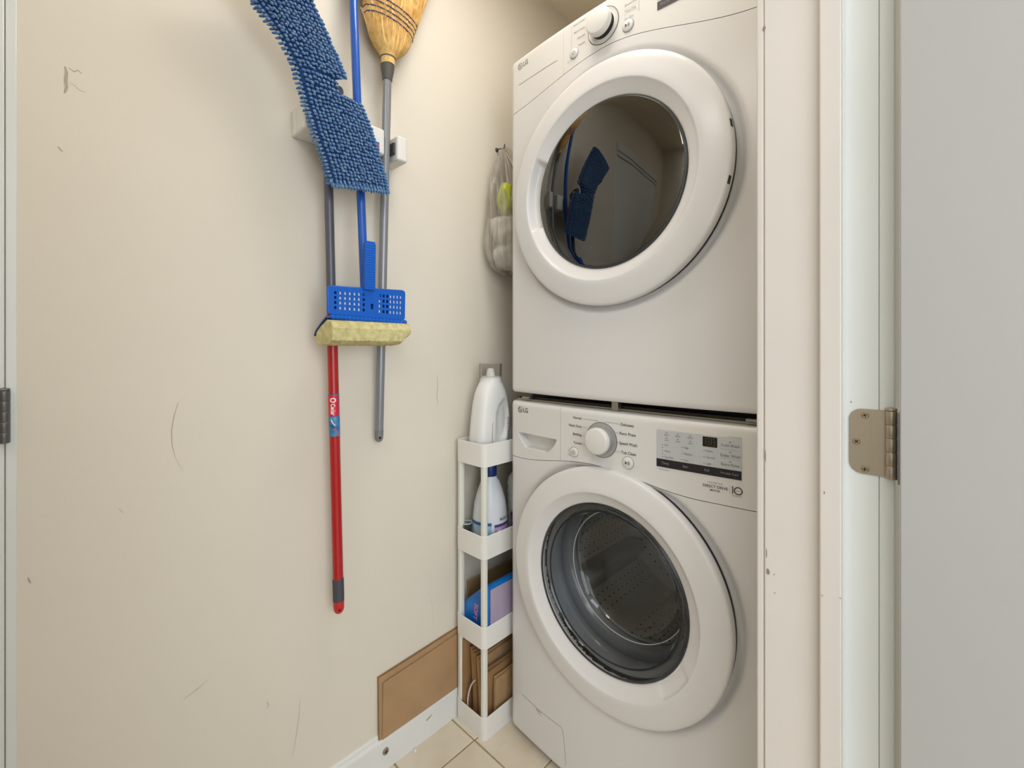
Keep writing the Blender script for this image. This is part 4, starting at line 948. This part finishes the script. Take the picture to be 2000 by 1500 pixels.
# flip mop with chenille pad: red handle
r_top = P(641, 330, x=0.050); r_bot = P(662, 1197, x=0.040)
r_dir = (r_top - r_bot).normalized()
fm = thing('flat_mop', 'mop with shaggy blue microfibre pad on top, dark grey and red handle', 'mop', (0.05, 0.46, r_bot.z))
zj = 1.205
def rp_(z): t = (z - r_bot.z) / (r_top.z - r_bot.z); return r_bot.lerp(r_top, t)
z_jn = P(641, 614, x=0.05).z
MB().tube([rp_(z_jn), rp_(1.70)], 0.0103, n=24).build('upper_handle', M_gry, fm, smooth=60)
zg0, zg1 = P(660, 1172, x=0.04).z, P(660, 1129, x=0.04).z
MB().tube([rp_(zg1 - 0.002), rp_(z_jn)], 0.0118, n=24).build('lower_handle', M_red, fm, smooth=60)
MB().tube([rp_(zg0), rp_(zg1 - 0.002), rp_(zg1)], [0.0128, 0.0128, 0.0121], n=24).build('grip', M_grip, fm, smooth=50)
MB().tube([rp_(r_bot.z + h) for h in (0, 0.003, 0.008, 0.014, zg0 - r_bot.z)], [0.005, 0.0088, 0.0112, 0.0122, 0.0126], n=24).build('end_cap', M_redp, fm, smooth=60)
v = rp_(r_bot.z + 0.013)
MB().lathe([(0.0001, 0), (0.0030, 0)], (v.x + 0.0125, v.y - 0.004, v.z), axis='x', n=12).build('hang_hole', mat('hole_red', '5a1010', 0.6), fm)
# wrap-around sticker
zl1, zl0 = P(652, 770, x=0.05).z, P(652, 852, x=0.05).z
phi0 = math.atan2(-0.44, 1.0)   # direction towards the doorway
def lab(a, z, e):
    c = rp_(z); return (c.x + (0.0118 + e) * math.cos(a), c.y + (0.0118 + e) * math.sin(a), z)
def lp(name, a0, a1, z0, z1, e, m): MB().grid(lambda a, z: lab(phi0 + a, z, e), lsp(a0, a1, 14), lsp(z0, z1, 4)).build(name, m, fm, smooth=60, recalc=False)
lp('sticker', -1.7, 1.9, zl0, zl1, 0.0004, mat('sticker_blue', '2b4f92', 0.3, hex2='3a93b8', nscale=20))
lp('sticker_panel', -1.5, 0.95, zl0 + (zl1 - zl0) * 0.48, zl1 - 0.003, 0.0007, mat('sticker_red', 'd8243a', 0.3))
lp('sticker_panel', -1.6, 1.2, zl0 + 0.024, zl0 + (zl1 - zl0) * 0.46, 0.0007, mat('sticker_sky', '4e9cc4', 0.3, hex2='2a68a8', nscale=60))
q = MB()
text(q, 'O', 0.017, lambda u, v: lab(phi0 - 0.30 + (v - 0.004) / 0.0118, zl1 - 0.0075 - u, 0.0011), 'LEFT', 0.0006, 0.85)
text(q, 'Cedar', 0.0125, lambda u, v: lab(phi0 - 0.30 + (v - 0.003) / 0.0118, zl1 - 0.0215 - u, 0.0011), 'LEFT', 0.0004, 0.85)
tag(q.build('sticker_lettering', mat('sticker_white', 'f0e9e6', 0.5), fm, recalc=False), kind='stuff')
q = MB(); 
def stripe(mb, pts, w_):
    for (a, z), (b, y_) in zip(pts, pts[1:]):
        mb.add([lab(phi0 + a - w_, z, 0.0012), lab(phi0 + a + w_, z, 0.0012), lab(phi0 + b + w_, y_, 0.0012), lab(phi0 + b - w_, y_, 0.0012)], [(0, 1, 2, 3)])
stripe(q, [(-0.1, zl0 + 0.020), (0.35, zl0 + 0.012), (0.9, zl0 + 0.002)], 0.22); q.build('sticker_print', mat('sticker_pink', 'c2588a', 0.4), fm, recalc=False)
q = MB(); stripe(q, [(-0.9, zl0 + 0.034), (-0.5, zl0 + 0.026), (-0.1, zl0 + 0.019)], 0.25); q.build('sticker_print', M_black, fm, recalc=False)
q = MB(); stripe(q, [(-0.55, zl0 + 0.040), (-0.3, zl0 + 0.032), (0.1, zl0 + 0.026)], 0.12); q.build('sticker_print', mat('sticker_white', 'f0e9e6', 0.5), fm, recalc=False)
# pad outline: (t, left y, left z, right y, right z); the notch is where the swivel sits
LT = [(0, .4360, 1.486), (.12, .4200, 1.532), (.24, .3990, 1.582), (.40, .3770, 1.646), (.52, .3610, 1.705), (.64, .3290, 1.760), (.76, .2920, 1.797), (.88, .2560, 1.832), (1, .2260, 1.868)]
RT = [(0, .5680, 1.503), (.12, .5530, 1.545), (.24, .5350, 1.594), (.36, .5180, 1.640), (.465, .4970, 1.683), (.47, .4440, 1.684), (.53, .4400, 1.717), (.54, .4610, 1.729), (.64, .4450, 1.765), (.76, .4180, 1.813), (.88, .3880, 1.862), (1, .3560, 1.925)]
def pad(u, t, d=0.0):
    a, b = interp(LT, t), interp(RT, t)
    y = a[0] + (b[0] - a[0]) * u; z = a[1] + (b[1] - a[1]) * u
    x = 0.110 - 0.006 * (2 * u - 1) ** 2 + 0.004 * math.sin(6 * t)
    return Vector((x + d, y, z))
mb = MB(); us = lsp(0, 1, 19); ts = sorted(set(lsp(0, 1, 61) + [.465, .47, .53, .54]))
A = MB().grid(lambda u, t: pad(u, t), us, ts)
pd_ = A.build('pad', M_cloth, fm, smooth=60, solid=0.010)
MB().grid(lambda u, t: pad(0.10 + 0.75 * u, t, -0.009), lsp(0, 1, 5), lsp(0.04, 0.96, 25)).build('pad_frame', mat('frame_plastic', '26262c', 0.5), fm, smooth=60, solid=0.005)
mb = MB()
def nub(p0, d, L_, r_):
    s_ = Vector((d.y, -d.x, 0.3)).normalized(); pts = [p0, p0 + d * L_ * 0.55 + Vector((0, 0, -0.0008)), p0 + d * L_ + Vector((0, 0, -0.0022))]
    mb.tube(pts, [r_ * 0.75, r_, r_ * 0.75], n=6, cap=True); mb.tube([pts[-1], pts[-1] + d * 0.0014 + Vector((0, 0, -0.0006))], [r_ * 0.75, r_ * 0.3], n=6, cap=True)
t = 0.0; row = 0
while t <= 1.0:
    a, b = pad(0, t), pad(1, t); wd = (b - a).length; n = max(3, int(wd / 0.0088))
    for i in range(n + 1):
        u = (i + (0.5 if row % 2 else 0) * 0 + random.uniform(-0.09, 0.09)) / n
        if not -0.02 <= u <= 1.02: continue
        p0 = pad(max(0, min(1, u)), min(1, max(0, t + random.uniform(-.002, .002))), 0.004)
        e = 0
        if u < 0.06: e = -1
        if u > 0.94: e = 1 if not (0.465 < t < 0.54) else 0.2
        d = Vector((1, e * 1.3 + random.uniform(-.22, .22) + 0.1, random.uniform(-.75, -.25) - (0.9 if t < 0.02 else 0))).normalized()
        nub(p0, d, random.uniform(0.0075, 0.0105), random.uniform(0.0027, 0.0034))
    for e, p0 in ((-1, a), (1, b)):
        if e == 1 and 0.462 < t < 0.545: continue
        for k in range(2):
            d = Vector((0.2 - 0.5 * k, e, random.uniform(-.4, .0))).normalized()
            nub(p0, d, random.uniform(0.008, 0.012), 0.0027)
    t += 0.0185; row += 1
for i in range(20):
    p0 = pad(i / 19, 0, 0); nub(p0, Vector((0.3, 0.1 * (i / 19 - 0.5), -1)).normalized(), random.uniform(0.007, 0.012), 0.0024); nub(p0 + Vector((.003, 0, 0)), Vector((0.8, 0, -1)).normalized(), 0.009, 0.0024)
tag(mb.build('chenille_pile', M_nub, pd_, smooth=60, recalc=False), kind='stuff')
# stitched edge binding along the notch, swivel joint behind it
ed = [pad(1, t, 0.002) for t in (.44, .464, .47, .50, .53, .54, .56)]
MB().tube(ed, 0.0030, n=8).build('edge_binding', mat('binding', '2a639c', 0.8), fm, smooth=60)
MB().tube([rp_(1.695), Vector((0.075, 0.455, 1.705)), Vector((0.095, 0.458, 1.703))], [0.010, 0.009, 0.010], n=16).build('swivel_joint', M_grip, fm, smooth=50)
MB().box(0.089, 0.099, 0.452, 0.488, 1.686, 1.6925).build('pad_clip', M_jug, fm, bevel=0.001)
pt = pad(1, 0.235, -0.002)
MB().box(pt.x, pt.x + 0.0015, pt.y - 0.002, pt.y + 0.014, pt.z - 0.022, pt.z + 0.020).build('pad_tag', M_blue, fm)
MB().box(pt.x + .0014, pt.x + 0.0022, pt.y - 0.001, pt.y + 0.012, pt.z - 0.010, pt.z + 0.016).build('pad_tag_patch', M_redp, fm)

# ------------------------------------------------------------------ bag on a hook
hk = P(970, 293, x=0.0)
ho = thing('wall_hook', 'small dark metal hook screwed into the wall beside the dryer', 'hook', (0, hk.y, hk.z))
MB().lathe([(0.0001, 0.003), (0.006, 0.003), (0.0075, 0.0002)], (0.0005, hk.y, hk.z), axis='x', n=20).build('hook_base', M_dknick, ho, smooth=40)
MB().tube([(0.003, hk.y, hk.z), (0.018, hk.y, hk.z - 0.001), (0.030, hk.y, hk.z - 0.006), (0.037, hk.y, hk.z - 0.002), (0.038, hk.y, hk.z + 0.008)], 0.0022, n=10).build('hook_arm', M_dknick, ho, smooth=60)
M_film = bpy.data.materials.new('bag_film'); M_film.use_nodes = True
nt = M_film.node_tree; b = nt.nodes['Principled BSDF']; b.inputs['Base Color'].default_value = lin('b3aca0'); b.inputs['Roughness'].default_value = 0.3
fac = nt.nodes.new('ShaderNodeTexNoise'); fac.inputs['Scale'].default_value = 16; fac.inputs['Detail'].default_value = 4; tc = nt.nodes.new('ShaderNodeTexCoord'); mp = nt.nodes.new('ShaderNodeMapping'); mp.inputs['Scale'].default_value = (1, 1, 0.22)
nt.links.new(tc.outputs['Object'], mp.inputs[0]); nt.links.new(mp.outputs[0], fac.inputs[0])
mr = nt.nodes.new('ShaderNodeMapRange'); mr.inputs[1].default_value = 0.35; mr.inputs[2].default_value = 0.7; mr.inputs[3].default_value = 0.32; mr.inputs[4].default_value = 0.78
nt.links.new(fac.outputs[0], mr.inputs[0]); nt.links.new(mr.outputs[0], b.inputs['Alpha'])
hook_pt = Vector((0.030, hk.y, hk.z - 0.004))
zb_ = 1.360
bagT = [(0, .004, .004), (.03, .008, .008), (.12, .020, .030), (.28, .033, .058), (.45, .043, .075), (.62, .052, .085), (.78, .056, .088), (.90, .054, .082), (.97, .045, .066), (1, .012, .02)]
def bagp(a, t, k=1.0, wob=1.0):
    rx, ry = interp(bagT, t); cx_ = 0.030 + 0.030 * sm(t * 1.5); cy_ = hk.y + 0.004 * t
    w_ = wob * (0.10 * math.sin(7 * a + 3 * t) * (1 - 0.5 * t) + 0.06 * math.sin(13 * a - 6 * t) + 0.035 * math.sin(23 * a + 11 * t))
    z = hook_pt.z - (hook_pt.z - zb_) * t + 0.004 * math.sin(5 * a) * t
    return (cx_ + rx * k * (1 + w_) * math.cos(a), cy_ + ry * k * (1 + w_) * math.sin(a), z)
bg = thing('plastic_bag', 'translucent grey plastic bag hanging from the hook beside the dryer', 'bag', tuple(hook_pt))
N = 120; T_ = 60
MB().add([bagp(2 * math.pi * k / N, j / T_) for j in range(T_ + 1) for k in range(N)], [(j * N + k, j * N + (k + 1) % N, (j + 1) * N + (k + 1) % N, (j + 1) * N + k) for j in range(T_) for k in range(N)] + [tuple(T_ * N + k for k in range(N))]).build('bag_film', M_film, bg, smooth=80)
MB().tube([hook_pt + Vector((0.0, 0.004, 0.004)), hook_pt + Vector((0.02, 0.006, -0.012)), hook_pt + Vector((0.045, 0.010, -0.045)), hook_pt + Vector((0.06, 0.014, -0.085))], [0.006, 0.009, 0.010, 0.008], n=14, flat=0.6).build('bag_handle', M_film, bg, smooth=60)
def lump(c, r, m, name, label, cat, seed, amp=0.14, group=None):
    t = MB(); n1, n2 = 28, 18; vs = []
    rnd = random.Random(seed); ph_ = [rnd.uniform(0, 6) for _ in range(6)]
    for j in range(n2 + 1):
        th = math.pi * j / n2
        for k in range(n1):
            a = 2 * math.pi * k / n1
            w_ = 1 + amp * (math.sin(3 * a + ph_[0]) * math.sin(th) * .5 + .5 * math.sin(5 * th + ph_[1] + 2 * a * 1) * math.sin(th) + .35 * math.sin(8 * a + 4 * th + ph_[2]) * math.sin(th))
            vs.append((c[0] + r[0] * w_ * math.sin(th) * math.cos(a), c[1] + r[1] * w_ * math.sin(th) * math.sin(a), c[2] + r[2] * w_ * math.cos(th)))
    t.add(vs, [(j * n1 + k, j * n1 + (k + 1) % n1, (j + 1) * n1 + (k + 1) % n1, (j + 1) * n1 + k) for j in range(n2) for k in range(n1)])
    o = t.build(name, m, None, smooth=80, merge=True); return tag(o, label, cat, group)
lump((0.060, hk.y + 0.002, 1.420), (0.041, 0.064, 0.047), M_wb, 'rolled_bag', 'crumpled whitish plastic bag filling the bottom of the hanging bag', 'bag', 3, 0.15)
lump((0.063, hk.y - 0.002, 1.500), (0.042, 0.070, 0.050), M_wb, 'rolled_bag', 'crumpled whitish plastic bag just under the lime-green one in the hanging bag', 'bag', 8, 0.22)
lump((0.062, hk.y - 0.014, 1.600), (0.025, 0.034, 0.056), M_lime, 'lime_bag', 'lime-green plastic bundle showing through the hanging bag', 'bag', 5, 0.34)
